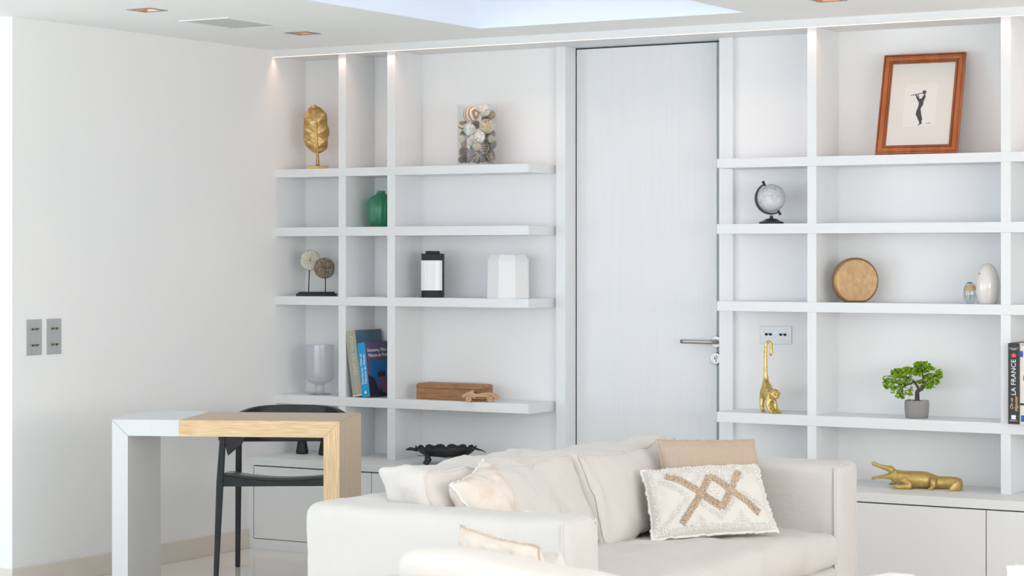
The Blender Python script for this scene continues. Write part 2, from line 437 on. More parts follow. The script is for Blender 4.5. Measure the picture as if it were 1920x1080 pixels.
def struct(name, bm, m, **k):
    o = obj(name, bm, m, **k); o['kind'] = 'structure'; return o
struct('floor', B(-9.6, 3.1, -3.1, 9.0, -.06, 0), 'floor_tile')
holes = [(-5.0, -3.76, 6.5, 8.11), (-5.785, -5.695, 6.775, 6.865), (-5.805, -5.715, 7.835, 7.925), (-3.345, -3.255, 7.82, 7.91)]
bm = bmesh.new()
xs = sorted({-9.6, 3.1, *[h[0] for h in holes], *[h[1] for h in holes]}); ys = sorted({-3.1, 9.0, *[h[2] for h in holes], *[h[3] for h in holes]})
cv = {}
def cvx(x, y):
    if (x, y) not in cv: cv[(x, y)] = bm.verts.new((x, y, ZC))
    return cv[(x, y)]
for x0, x1 in zip(xs, xs[1:]):
    for y0, y1 in zip(ys, ys[1:]):
        cx, cy = (x0 + x1) / 2, (y0 + y1) / 2
        if any(h[0] < cx < h[1] and h[2] < cy < h[3] for h in holes): continue
        bm.faces.new((cvx(x0, y0), cvx(x0, y1), cvx(x1, y1), cvx(x1, y0)))
struct('ceiling', bm, 'ceiling_paint')
bm = bmesh.new(); h = holes[0]; zt = ZC + 1.0
for a, b in (((h[0], h[2]), (h[1], h[2])), ((h[1], h[2]), (h[1], h[3])), ((h[1], h[3]), (h[0], h[3])), ((h[0], h[3]), (h[0], h[2]))):
    bm.faces.new([bm.verts.new(p) for p in ((*a, ZC), (*b, ZC), (*b, zt), (*a, zt))])
sh = struct('window_1', bm, 'shaft_white')
bm = bmesh.new(); box(bm, h[0], h[1], h[2], h[2] + .05, zt, zt + .05); box(bm, h[0], h[1], h[3] - .05, h[3], zt, zt + .05)
box(bm, h[0], h[0] + .05, h[2] + .05, h[3] - .05, zt, zt + .05); box(bm, h[1] - .05, h[1], h[2] + .05, h[3] - .05, zt, zt + .05)
obj('window_frame', bm, 'white_lacquer', sh)
obj('glass_pane', B(h[0] + .05, h[1] - .05, h[2] + .05, h[3] - .05, zt + .02, zt + .026), 'skylight_glass', sh)

struct('wall_back', B(XL - .2, 3.1, YD + .05, YD + .2, 0, ZC), 'wall_paint')
bm = poly_prism(bmesh.new(), [(-9.6, YR), (XL, YR), (XL, YD + .05), (XL - .2, YD + .05), (XL - .2, YR + .2), (-9.6, YR + .2)], 'z', 0, ZC)
struct('wall_left', bm, 'wall_paint')
def wall_open(name, axis, pos, a0, a1, o0, o1, z0, z1):
    bm = bmesh.new()
    def bb(p, q, r, s):
        if axis == 'x': box(bm, pos, pos + .15, p, q, r, s)
        else: box(bm, p, q, pos, pos + .15, r, s)
    bb(a0, o0, 0, ZC); bb(o1, a1, 0, ZC); bb(o0, o1, z1, ZC)
    if z0 > 0: bb(o0, o1, 0, z0)
    return struct(name, bm, 'wall_paint')
wall_open('wall_far_left', 'x', -9.6, -3.1, YR, -1.6, 4.4, 0.02, 2.25)
wall_open('wall_rear', 'y', -3.1, -9.45, 2.95, -7.8, 1.4, 0.02, 2.25)
wall_open('wall_right', 'x', 2.95, -3.1, 9.0, -.7, 5.9, 0.02, 2.25)
bm = B(XL, XL + .012, YR, YC, 0, .09); struct('baseboard_left', bm, 'skirting_tile', bevel=.002)
struct('baseboard_return', B(-9.6, XL + .012, YR - .012, YR, 0, .09), 'skirting_tile', bevel=.002)
# fascia over the shelving, posts beside the door, door
bm = B(XL, 2.95, 8.47, 8.50, ZS, ZC); box(bm, XL, 2.95, 8.50, YD + .05, ZS, ZS + .012)
struct('trim_1', bm, 'shelf_h')
struct('trim_2', B(-4.965, -4.917, 8.713, YD + .05, 0, ZS), 'shelf_v', bevel=.001)
struct('trim_3', B(-4.157, -4.093, 8.713, YD + .05, 0, ZS), 'shelf_v', bevel=.001)
xd0, xd1 = -.5578 * YD, -.4784 * YD
struct('trim_4', B(-4.917, xd0 - .004, YD - .002, YD + .05, 0, ZS), 'shelf_v')
struct('trim_5', B(xd1 + .016, -4.157, YD - .004, YD + .05, 0, ZS), 'shelf_v')
struct('trim_6', B(xd0 - .004, xd1 + .016, YD + .03, YD + .05, 0, ZS), 'gap_dark')
d = struct('door_1', B(xd0, xd1, YD, YD + .03, .006, CAM_Z + .927), 'door_white', bevel=.0015)
obj('edge_seal', B(xd1 + .001, xd1 + .012, YD + .004, YD + .03, .006, CAM_Z + .927), 'edge_seal', d)
hp = at(1342, 641, YD - .012)
bm = bmesh.new(); RX = Matrix.Rotation(PI / 2, 3, 'X')
def ycyl(bm, c, r, y0, y1, segs=28):
    A = [bm.verts.new((c[0] + r * math.cos(2 * PI * i / segs), y0, c[1] + r * math.sin(2 * PI * i / segs))) for i in range(segs)]
    Z = [bm.verts.new((c[0] + r * math.cos(2 * PI * i / segs), y1, c[1] + r * math.sin(2 * PI * i / segs))) for i in range(segs)]
    bm.faces.new(A); bm.faces.new(Z[::-1])
    for i in range(segs): bm.faces.new((A[i], A[(i + 1) % segs], Z[(i + 1) % segs], Z[i]))
    return bm
hd = obj('door_handle', tube(bmesh.new(), smooth_path([(hp.x, YD - .012, hp.z), (hp.x, YD - .045, hp.z), (hp.x - .012, YD - .056, hp.z), (hp.x - .03, YD - .058, hp.z), (hp.x - .145, YD - .058, hp.z + .001)], 5), .0095, 16), 'steel', d, smooth=True)
obj('rosette', ycyl(bmesh.new(), (hp.x, hp.z), .026, YD - .012, YD, 36), 'steel', hd, bevel=.002)
lp = at(1341, 672, YD - .012)
lk = obj('lock_rosette', ycyl(bmesh.new(), (lp.x, lp.z), .026, YD - .012, YD, 36), 'steel', d, bevel=.002)
bm = ycyl(bmesh.new(), (lp.x, lp.z + .005), .0085, YD - .016, YD - .011, 20); box(bm, lp.x - .004, lp.x + .004, YD - .016, YD - .011, lp.z - .016, lp.z)
obj('lock_cylinder', bm, 'plate_metal', lk)
obj('keyhole', B(lp.x - .0015, lp.x + .0015, YD - .0168, YD - .0155, lp.z, lp.z + .010), 'black_hole', lk)

# ------------------------------------------------------------------ shelving
SH = [(.365, .4035), (.088, .1295), (-.235, -.1945), (-.702, -.659)]      # under, top (relative to eye level)
CT = CAM_Z - .938                                                          # cabinet top
def bookshelf(label, x0, x1, divs, px0, px1, extra=None):
    t = thing('bookshelf', label, 'shelving', ((x0 + x1) / 2, YB, 0))
    ox, oy = t.location.x, t.location.y
    for a, b in SH:
        o = obj('shelf', B(x0 - ox, x1 - ox, YF - oy, 0, CAM_Z + a, CAM_Z + b), 'shelf_h', t, bevel=.0012)
    lev = [CT] + [CAM_Z + v for ab in SH[::-1] for v in ab] + [ZS]
    for d0, d1 in divs:
        for z0, z1 in zip(lev[0::2], lev[1::2]):
            obj('divider', B(d0 - ox, d1 - ox, YF + .002 - oy, 0, z0, z1), 'shelf_v', t, bevel=.001)
    obj('back_panel', B(px0 - ox, px1 - ox, 0, .03, CT, ZS), 'panel_white', t)
    return t
XE = -.5863 * YF
sl = bookshelf('white built-in shelving between the left wall and the white door', XL, XE, [(-6.009, -5.968), (-5.736, -5.694)], XL, -4.965, None)
sr = bookshelf('white built-in shelving on the handle side of the door', -4.066, 2.9, [(-3.657, -3.617), (-2.838, -2.798), (-2.0, -1.96), (-1.2, -1.16)], -4.093, 2.9, None)
def low_cabinet(label, x0, x1, gaps):
    t = thing('low_cabinet', label, 'cabinet', ((x0 + x1) / 2, YB, 0)); ox, oy = t.location.x, t.location.y
    obj('cabinet_body', B(x0 - ox, x1 - ox, YC + .022 - oy, 0, .0, CT - .036), 'gap_dark', t)
    obj('cabinet_top', B(x0 - ox, x1 - ox, YC - oy, 0, CT - .036, CT), 'shelf_h', t, bevel=.0015)
    obj('plinth', B(x0 - ox, x1 - ox, YC - oy, YC + .02 - oy, 0, .048), 'cabinet_white', t, bevel=.001)
    if gaps[0] > x0 + .001: obj('side_panel', B(x0 - ox, gaps[0] - .002 - ox, YC - oy, YC + .02 - oy, .048, CT - .036), 'cabinet_white', t)
    for a, b in zip(gaps, gaps[1:]):
        obj('cabinet_door', B(a + .002 - ox, b - .002 - ox, YC - oy, YC + .02 - oy, .051, CT - .041), 'cabinet_white', t, bevel=.001)
    return t
low_cabinet('white low cabinet under the shelving beside the left wall, behind desk and chair', XL, -4.965, [-6.332, -5.672, -5.012 + .04])
low_cabinet('white low cabinet under the shelving that holds the gold crocodile', -4.093, 2.9, [-4.093, -3.48, -2.822, -2.162, -1.502, -.842, -.182, .478, 1.138, 1.798, 2.458])
# light strip in the fascia
lt = thing('led_strip', 'thin warm light strip running along the underside of the fascia above the shelves', 'light strip', (-1.7, 8.478, ZS))
obj('aluminium_profile', B(-4.669, 4.6, -.006, .010, -.001, 0), 'led_profile', lt)
obj('diffuser', B(-4.668, 4.6, -.006, .004, -.0025, -.001), 'led_glow', lt)
for k, (xa, xb) in enumerate(((XL + .005, -4.6), (-4.6, -2.6), (-2.6, -.6))):
    area('led_strip_light', ((xa + xb) / 2, 8.484, ZS - .005), (0, 0, 0), xb - xa, .006, 0.62 * (xb - xa), (1.0, .58, .40), math.radians(110))

# ------------------------------------------------------------------ ceiling fittings, wall plates
def downlight(hx, label, power):
    x0, x1, y0, y1 = hx; cx, cy = (x0 + x1) / 2, (y0 + y1) / 2; s = (x1 - x0) / 2
    t = thing('recessed_downlight', label, 'ceiling light', (cx, cy, ZC), 0, 'square recessed ceiling spotlights')
    bm = bmesh.new(); f = s + .012
    box(bm, -f, f, -f, -s, -.003, 0); box(bm, -f, f, s, f, -.003, 0); box(bm, -f, -s, -s, s, -.003, 0); box(bm, s, f, -s, s, -.003, 0)
    obj('trim_frame', bm, 'lamp_trim', t)
    bm = bmesh.new(); q = s * .55
    lo = [bm.verts.new(p) for p in ((-s, -s, 0), (s, -s, 0), (s, s, 0), (-s, s, 0))]; hi = [bm.verts.new(p) for p in ((-q, -q, .06), (q, -q, .06), (q, q, .06), (-q, q, .06))]
    for i in range(4): bm.faces.new((lo[i], lo[(i + 1) % 4], hi[(i + 1) % 4], hi[i]))
    bm.faces.new(hi); obj('reflector', bm, 'lamp_reflector', t)
    bm = lathe(bmesh.new(), [(0, .012), (.02, .014), (.026, .03), (.02, .058), (0, .058)], 20); obj('bulb', bm, 'lamp_glow', t, smooth=True)
    l = bpy.data.lights.new('downlight_beam', 'SPOT'); l.energy = power; l.color = (1, .72, .5); l.spot_size = 1.5; l.spot_blend = .6; l.shadow_soft_size = .03
    o = bpy.data.objects.new('downlight_beam', l); C.objects.link(o); o.location = (cx, cy, ZC - .01)
downlight(holes[1], 'square recessed spotlight above the left wall, nearest the viewer', 3)
downlight(holes[2], 'square recessed spotlight in the ceiling between the vent panel and the shelving corner', 3)
downlight(holes[3], 'square recessed spotlight in the ceiling near the framed picture', 3)
t = thing('ceiling_vent', 'flat pale grey rectangular panel set in the white ceiling between two spotlights', 'vent', (-5.765, 7.39, ZC))
bm = bmesh.new(); a, b = .13, .19
box(bm, -a, a, -b, -b + .02, -.004, 0); box(bm, -a, a, b - .02, b, -.004, 0); box(bm, -a, -a + .02, -b + .02, b - .02, -.004, 0); box(bm, a - .02, a, -b + .02, b - .02, -.004, 0)
obj('vent_frame', bm, 'white_lacquer', t); obj('vent_panel', B(-a + .02, a - .02, -b + .02, b - .02, -.002, 0), 'grille_grey', t)

def toggle(bm, x, y, z, ax):
    d = Vector((1, 0, 0)) if ax == 'x' else Vector((0, -1, 0))
    p = Vector((x, y, z)); tube(bm, [p, p + d * .003], .0055, 14); tube(bm, [p, p + d * .012 + Vector((0, 0, .003))], [.0026, .0033], 10)
def switch_plate(y0, y1, label):
    t = thing('switch_plate', label, 'light switch', (XL, (y0 + y1) / 2, CAM_Z - .411), 0, 'toggle switch plates on the left wall')
    wd = (y1 - y0) / 2; obj('plate', B(0, .004, -wd, wd, 0, .147), 'plate_metal', t, bevel=.0008)
    for zz in (.106, .040):
        for yy in (-.011, .013):
            bm = bmesh.new(); p = Vector((.004, yy, zz)); tube(bm, [p, p + Vector((.003, 0, 0))], .005, 14); tube(bm, [p, p + Vector((.012, 0, .002))], [.0026, .0032], 10)
            obj('toggle', bm, 'brass', t, smooth=False)
switch_plate(6.81, 6.90, 'brushed metal plate with four toggles on the left wall, the one further from the shelving')
switch_plate(6.929, 7.017, 'brushed metal plate with four toggles on the left wall, the one nearer the shelving')
pa, pb = at(1425, 611, YB - .004), at(1484, 646, YB - .004)
t = thing('switch_plate', 'wide metal plate with four toggles on the shelf back above the gold monkey', 'light switch', ((pa.x + pb.x) / 2, YB, pb.z))
hw = (pb.x - pa.x) / 2; obj('plate', B(-hw, hw, -.004, 0, 0, pa.z - pb.z), 'plate_pale', t, bevel=.0008)
for xx in (-.043, -.024, .024, .043):
    bm = bmesh.new(); p = Vector((xx, -.004, .041)); tube(bm, [p, p - Vector((0, .003, 0))], .0055, 14); tube(bm, [p, p + Vector((0, -.012, .002))], [.0028, .0034], 10)
    obj('toggle', bm, 'black_matte', t)

# ------------------------------------------------------------------ desk
DR = TH - math.radians(6.5)
t = thing('desk', 'small waterfall desk, half white and half limed oak, in front of the black chair', 'desk', (-5.538, 6.379, 0), DR)
def two_faced(bm):                     # coarse limed grain on the front edge, darker, less yellow grain on the wide faces
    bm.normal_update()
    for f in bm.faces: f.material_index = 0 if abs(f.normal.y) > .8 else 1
W_, DP, TK, HT, XS = .860, .44, .060, .750, .255
def white_plan(x0, x1, dp=.475):
    return [(x0, 0), (x1, 0), (x1, dp)] + ([(x0 + .10, dp), (x0 + .045, dp - .02), (x0 + .004, dp - .09), (x0 - .012, dp - .2), (x0 - .010, .12)] if x0 == 0 else [(x0, dp)])
bm = bmesh.new()                                             # mitred white top
pl = [(.0, 0), (XS, 0), (XS, .475), (.09, .475), (.04, .455), (.002, .38), (-.012, .26), (-.009, .12)]
A = [bm.verts.new((x, y, HT)) for x, y in pl]; Z = [bm.verts.new((max(x, TK) if x < TK else x, y, HT - TK)) for x, y in pl]
bm.faces.new(A); bm.faces.new(Z[::-1])
for i in range(len(pl)): bm.faces.new((A[i], Z[i], Z[(i + 1) % len(pl)], A[(i + 1) % len(pl)]))
bmesh.ops.remove_doubles(bm, verts=bm.verts, dist=1e-5)
obj('white_tabletop', bm, 'desk_white', t)
bm = bmesh.new(); dep = [0, .12, .26, .38, .455]; xo = [0, -.009, -.012, .002, .03]
fr = [[bm.verts.new((xo[i], y, 0)), bm.verts.new((TK, y, 0)), bm.verts.new((TK, y, HT - TK - .0016)), bm.verts.new((xo[i], y, HT - .0016))] for i, y in enumerate(dep)]
for a, b in zip(fr, fr[1:]):
    for k in range(4): bm.faces.new((a[k], a[(k + 1) % 4], b[(k + 1) % 4], b[k]))
bm.faces.new(fr[0]); bm.faces.new(fr[-1][::-1])
obj('white_leg', bm, 'desk_white', t)
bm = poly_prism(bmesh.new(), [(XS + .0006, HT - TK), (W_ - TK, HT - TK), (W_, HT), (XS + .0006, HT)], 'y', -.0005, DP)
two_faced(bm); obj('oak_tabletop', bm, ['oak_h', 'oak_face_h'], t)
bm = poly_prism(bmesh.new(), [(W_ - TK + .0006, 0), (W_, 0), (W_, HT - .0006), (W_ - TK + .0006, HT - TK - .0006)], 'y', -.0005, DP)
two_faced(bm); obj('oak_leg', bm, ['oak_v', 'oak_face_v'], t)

# ------------------------------------------------------------------ chair
ca = TH + math.radians(2.5)
fw = Vector((-sT, cT, 0)); rt = Vector((cT, sT, 0))
cpos = rt * ((543 - 960) / F_PX * 9.48) + fw * 9.48
t = thing('armchair', 'black wooden chair with low curved back and arms, drawn up behind the desk', 'chair', cpos, ca)
def leg4(pts, m='black_wood', name='leg', ww=.013, dd=.016):
    bm = bmesh.new(); rings = []
    for (x, y, z, s) in pts:
        rings.append([bm.verts.new((x + a * ww * s, y + b * dd * s, z)) for a, b in ((-1, -1), (1, -1), (1, 1), (-1, 1))])
    for a, b in zip(rings, rings[1:]):
        for k in range(4): bm.faces.new((a[k], a[(k + 1) % 4], b[(k + 1) % 4], b[k]))
    bm.faces.new(rings[0][::-1]); bm.faces.new(rings[-1]); return obj(name, bm, m, t, bevel=.004)
for s in (-1, 1):
    leg4([(s * .286, -.30, 0, .75), (s * .270, -.275, .43, 1.1), (s * .257, -.26, .655, .9)])
    leg4([(s * .242, .29, 0, .8), (s * .236, .26, .43, 1.0), (s * .232, .235, .655, .9)])
bm = bmesh.new()          # backrest and arms: one bent band
N = 48; rings = []
for i in range(N + 1):
    a = PI * (i / N)                       # 0 = right arm front, PI = left arm front
    q = abs(math.cos(a)); k = 1 - q        # k: 1 at the middle of the back
    x = .262 * math.copysign(q ** .55, math.cos(a)); y = -.275 + .56 * (1 - q ** 2.2) ** .5
    ft = min(1, max(0, math.sin(a) - .30) / .7)
    zt = .650 + .057 * ft ** .95; zb = .598 - .050 * ft ** .5; th = .016 - .004 * ft
    nx, ny = math.cos(a), math.sin(a) * .8; l = math.hypot(nx, ny); nx /= l; ny /= l
    lean = .015 * ft
    if q > .9: nx, ny = math.copysign(1, nx), 0
    rings.append([bm.verts.new(p) for p in ((x + nx * th, y + ny * th, zb), (x + nx * (th + lean), y + ny * (th + lean), zt), (x - nx * th + nx * lean, y - ny * th + ny * lean, zt), (x - nx * th, y - ny * th, zb))])
for a, b in zip(rings, rings[1:]):
    for k in range(4): bm.faces.new((a[k], a[(k + 1) % 4], b[(k + 1) % 4], b[k]))
bm.faces.new(rings[0][::-1]); bm.faces.new(rings[-1])
obj('backrest', bm, 'black_wood', t, bevel=.004)
for s in (-1, 1):
    bm = poly_prism(bmesh.new(), [(s * .250, .580), (s * .238, .535), (s * .180, .585), (s * .170, .61), (s * .250, .62)], 'y', -.275, -.24)
    obj('gusset', bm, 'black_wood', t, bevel=.003)
bm = bmesh.new(); N = 20; top = []                            # curved front rail
xs_ = [-.262 + .524 * i / N for i in range(N + 1)]
dip = lambda x: .024 * (1 - (x / .262) ** 2)
pts = [(x, .458 - dip(x)) for x in xs_] + [(.262, .410), (-.262, .410)]
poly_prism(bm, pts, 'y', -.285, -.263); obj('front_rail', bm, 'black_wood', t, bevel=.002)
poly_prism((bm := bmesh.new()), [(x, .410 - dip(x)) for x in xs_] + [(.25, .375), (-.25, .375)], 'y', .235, .257); obj('rear_rail', bm, 'black_wood', t, bevel=.002)
for s in (-1, 1): obj('side_rail', poly_prism(bmesh.new(), [(-.263, .412), (.235, .375), (.235, .408), (-.263, .450)], 'x', min(s * .240, s * .256), max(s * .240, s * .256)), 'black_wood', t, bevel=.002)
bm = bmesh.new(); g = []
for j in range(13):
    y = -.288 + .545 * j / 12; g.append([(bm.verts.new((x * .96, y, .466 - dip(x) - .045 * (j / 12) ** 1.3)), bm.verts.new((x * .96, y, .4565 - dip(x) - .045 * (j / 12) ** 1.3))) for x in xs_])
for j in range(12):
    for i in range(N):
        for k in (0, 1): bm.faces.new((g[j][i][k], g[j][i + 1][k], g[j + 1][i + 1][k], g[j + 1][i][k]))
for i in range(N):
    for j in (0, 12): bm.faces.new((g[j][i][0], g[j][i + 1][0], g[j][i + 1][1], g[j][i][1]))
for j in range(12):
    for i in (0, N): bm.faces.new((g[j][i][0], g[j + 1][i][0], g[j + 1][i][1], g[j][i][1]))
mat('seat_black', (.03, .03, .031), .35, coat=.2)
obj('seat', bm, 'seat_black', t, smooth=True)

# ------------------------------------------------------------------ sofas
def sofa_part(name, parent, lo, hi, r, step=.05, wr=.006, seed=0, m='linen_white', amp2=.0025, warp=None, s=3.0):
    f = wrinkle(wr, s, seed, amp2, 14)
    g = (lambda p: f(warp(p))) if warp else f
    return obj(name, rbox(bmesh.new(), lo, hi, r, step, g), m, parent, smooth=True)
t = thing('sofa', 'white slipcovered sofa with tall loose back cushions, holding the zigzag pillow', 'sofa', (-3.46, 6.45, 0))
o = t.location
def L(lo, hi): return (Vector((lo[0] - o.x, lo[1] - o.y, lo[2])), Vector((hi[0] - o.x, hi[1] - o.y, hi[2])))
AH = .628
def arm_sag(p):                                   # arms dip slightly towards the front
    return Vector((p.x, p.y, p.z - .010 * max(0, p.x) * (p.z / .62)))
lo, hi = L((-3.93, 5.375, .03), (-3.03, 5.58, AH)); sofa_part('arm', t, lo, hi, (.035, .045, .045), .035, .006, 1.0, warp=arm_sag)
lo, hi = L((-3.93, 7.32, .03), (-3.03, 7.52, AH)); sofa_part('arm', t, lo, hi, (.035, .045, .035), .035, .005, 5.0)
lo, hi = L((-3.935, 5.50, .03), (-3.76, 7.40, AH - .004)); sofa_part('sofa_back', t, lo, hi, .045, .06, .005, 3.0)
lo, hi = L((-3.78, 5.56, .03), (-3.045, 7.34, .27)); sofa_part('seat_base', t, lo, hi, .02, .08, .003, 4.0)
def crown(cx, cy, hx, hy, a):
    def f(p):
        u, v = (p.x - cx) / hx, (p.y - cy) / hy
        return Vector((p.x, p.y, p.z + (a * max(0, (1 - u * u)) * max(0, (1 - v * v)) if p.z > .33 else 0)))
    return f
lo, hi = L((-3.77, 5.56, .262), (-3.02, 7.335, .393)); sofa_part('seat_cushion', t, lo, hi, (.06, .05, .055), .035, .006, 6.0, 'linen_cushion', .004, crown(.07, 0, .45, 1.0, .010))
def back_cushion(y0, y1, z1, dtop, seed, parent, o, skew=0.0, xt=-3.83, wr=.012):
    lo, hi = Vector((0, y0, .40)), Vector((.19, y1, z1)); cy, hy = (y0 + y1) / 2, (y1 - y0) / 2; H = z1 - .40
    def f(p):
        k = (p.z - .40) / H; u = (p.y - cy) / hy
        puff = max(0, 1 - u * u) * max(0, 1 - (2 * k - 1) ** 2)
        x = p.x + (puff * .05 if p.x > .09 else 0) + xt + .12 * (1 - k)
        z = p.z + k * (.007 * abs(u) ** 6 - .010 * (1 - u * u)) + skew * u * k + dtop * k * math.sin(3 * p.y + seed)
        yy = p.y + .02 * puff * u
        return Vector((x - o.x, yy - o.y, z))
    g = wrinkle(wr, 4.0, seed, .0065, 13)
    c = obj('back_cushion', rbox(bmesh.new(), lo, hi, (.035, .04, .035), .022, lambda p: g(f(p))), 'linen_cushion', parent, smooth=True)
    pts = []
    A_, B_, za, zb = y0 + .012, y1 - .012, .415, z1 - .010
    for a, b in (((A_, za), (A_, zb)), ((A_, zb), (B_, zb)), ((B_, zb), (B_, za)), ((B_, za), (A_, za))):
        n = 40 if a[1] == b[1] else 18
        for i in range(1, n): pts.append(g(f(Vector((.182, a[0] + (b[0] - a[0]) * i / n, a[1] + (b[1] - a[1]) * i / n)))))
    obj('piping', tube(bmesh.new(), pts, .0034, 6, closed=True), 'linen_cushion', c, smooth=True)
    return c
back_cushion(5.60, 6.50, .712, .005, 2.0, t, o, -.002)
back_cushion(6.52, 7.30, .697, .005, 7.0, t, o, .008, wr=.013)
for y0, y1 in ((5.375, 5.58), (7.32, 7.52)):
    xx = -3.045 - o.x; pts = []
    for (y, z) in ((y0 + .004, .06), (y0 + .002, AH - .07), (y0 + .02, AH - .022), ((y0 + y1) / 2, AH - .006), (y1 - .02, AH - .022), (y1 - .002, AH - .07), (y1 - .004, .06)): pts.append((xx + .004 * math.sin(z * 40), y - o.y, z))
    obj('arm_seam', tube(bmesh.new(), smooth_path(pts, 8), .0042, 6), 'linen_white', t, smooth=True)
# second sofa, seen from behind: back to the viewer
t2 = thing('sofa', 'pale sofa with its back to the viewer, only its cushion tops showing', 'sofa', (-1.85, 4.45, 0)); o = t2.location
lo, hi = L((-2.98, 3.98, .03), (-.72, 4.14, .60)); sofa_part('sofa_back', t2, lo, hi, .04, .07, .004, 11)
lo, hi = L((-3.02, 4.0, .03), (-2.83, 4.90, .60)); sofa_part('arm', t2, lo, hi, .045, .06, .004, 12)
lo, hi = L((-.87, 4.0, .03), (-.68, 4.90, .60)); sofa_part('arm', t2, lo, hi, .045, .06, .004, 13)
lo, hi = L((-2.84, 4.12, .03), (-.86, 4.88, .27)); sofa_part('seat_base', t2, lo, hi, .02, .1, .002, 14)
lo, hi = L((-2.84, 4.12, .26), (-.86, 4.90, .405)); sofa_part('seat_cushion', t2, lo, hi, .05, .06, .004, 15, 'linen_cushion')
def back_cushion2(x0, x1, z1, seed, skew):
    cx, hx = (x0 + x1) / 2, (x1 - x0) / 2
    def f(p):
        k = (p.z - .40) / (z1 - .40); u = (p.x - cx) / hx; pf = max(0, 1 - u * u) * max(0, 1 - (2 * k - 1) ** 2)
        return Vector((p.x - o.x, p.y + (pf * .06 if p.y > 4.22 else 0) + .1 * (1 - k) - o.y, p.z + skew(u) * k))
    g = wrinkle(.008, 3.5, seed, .002, 14)
    obj('back_cushion', rbox(bmesh.new(), Vector((x0, 4.13, .40)), Vector((x1, 4.32, z1)), (.07, .06, .06), .04, lambda p: g(f(p))), 'linen_cushion', t2, smooth=True)
back_cushion2(-2.80, -1.86, .715, 21, lambda u: -.010 - .052 * (u + .6) if u > -.6 else -.010)
back_cushion2(-1.84, -.92, .715, 24, lambda u: .026 * math.exp(-((u + .55) / .16) ** 2) - .014)

# ------------------------------------------------------------------ loose pillows
def piping(bm, S, r, n=40, jit=.0):
    pts = []
    for a, b in (((-1, -1), (1, -1)), ((1, -1), (1, 1)), ((1, 1), (-1, 1)), ((-1, 1), (-1, -1))):
        for i in range(n):
            k = i / n; pts.append(S(a[0] + (b[0] - a[0]) * k, a[1] + (b[1] - a[1]) * k, 1) + Vector((random.uniform(-jit, jit), random.uniform(-jit, jit), random.uniform(-jit, jit))))
    tube(bm, pts, r, 6, closed=True)
def loose_pillow(name, label, cs, th, m, pipe=None, group=None, **kw):
    c = sum((Vector(p) for p in cs), Vector()) / 4; base = Vector((c.x, c.y, min(p[2] for p in cs)))
    t = thing(name, label, 'pillow', base, 0, group)
    loc = [Vector(p) - base for p in cs]
    bm = bmesh.new(); S = pillow(bm, *loc, th, n=34, **kw); obj('cover', bm, m, t, smooth=True)
    if pipe:
        bm = bmesh.new(); piping(bm, S, pipe[0], 40, pipe[2]); obj('edging', bm, pipe[1], t, smooth=True)
    return t, S
# zigzag pillow
zc = [at(1222, 1012, 6.66), at(1460, 997, 7.02), at(1420, 872, 7.16), at(1203, 884, 6.80)]
t, S = loose_pillow('throw_pillow', 'cream lumbar pillow with tufted tan double-diamond pattern, against the far sofa arm', zc, .13, 'cotton_plain', (.005, 'boucle_white', .003), pinch=.045, wr=.003, seed=3)
def tuft(bm, pts, wd, S, dens, h=.004, r=.0034):
    """rows of little loops following a polyline in pillow coordinates"""
    for (a, b) in zip(pts, pts[1:]):
        A, Bv = Vector(a), Vector(b); d = Bv - A; ln = (Vector((d.x * .24, d.y * .14))).length
        nrm = Vector((-d.y * .14, d.x * .24)).normalized(); nrm = Vector((nrm.x / .24, nrm.y / .14))
        n = max(2, int(ln * dens)); rows = max(1, int(wd / .0065))
        for i in range(n):
            for k in range(rows):
                kk = (i + random.random() * .5) / n; off = (k - (rows - 1) / 2) * .0065 + random.uniform(-.001, .001)
                u = A.x + d.x * kk + nrm.x * off; v = A.y + d.y * kk + nrm.y * off
                if abs(u) > .97 or abs(v) > .97: continue
                p = S(u, v, 1); q = S(u, v, .9); nn = (S(u, v, 1) - S(u, v, -1)); nn = nn.normalized() if nn.length > .004 else Vector((.7, -.6, .3))
                bmesh.ops.create_icosphere(bm, subdivisions=1, radius=r * random.uniform(.8, 1.25), matrix=Matrix.Translation(p + nn * h * random.uniform(.2, .8)))
bm = bmesh.new()
def cz(x, y): return ((x - 970) / 760.0, 1.148 - .002347 * y)
P1 = [cz(430, 225), cz(810, 500), cz(1040, 700), cz(1190, 490), cz(1390, 215)]
P2 = [cz(540, 830), cz(810, 500), cz(955, 300), cz(1190, 490), cz(1510, 760)]
tuft(bm, P1, .027, S, 170, .005, .0040); tuft(bm, P2, .027, S, 170, .005, .0040)
obj('tan_tufting', bm, 'boucle_tan', t, smooth=True)
bm = bmesh.new()
for pl in ([cz(330, 290), cz(650, 520), cz(300, 870)], [cz(960, 200), cz(700, 400)], [cz(960, 210), cz(1230, 420), cz(1560, 230)], [cz(1330, 500), cz(1690, 740)],
           [cz(800, 620), cz(1010, 800), cz(1220, 600)], [cz(400, 170), cz(640, 270), cz(900, 160)], [cz(960, 160), cz(1220, 260), cz(1440, 130)]):
    tuft(bm, pl, .022, S, 175, .003, .0031)
for tri in ((770, 760, 150, 170), (1290, 720, 170, 180)):
    for k in range(7):
        y = tri[1] + tri[3] * (k + .5) / 7; wv = tri[2] * (k + .5) / 7; tuft(bm, [cz(tri[0] - wv, y), cz(tri[0] + wv, y)], .006, S, 120, .003)
for k in range(5): tuft(bm, [cz(1000 - 85 + abs(k - 2) * 35, 420 + k * 35), cz(1000 + 85 - abs(k - 2) * 35, 420 + k * 35)], .007, S, 120, .003)
for k in range(6): tuft(bm, [cz(290, 900 + k * 9), cz(600, 905 + k * 9)], .006, S, 100, .003)
for u0 in (-.93, .9):
    tuft(bm, [(u0, -.9), (u0, .9)], .02, S, 100, .003)
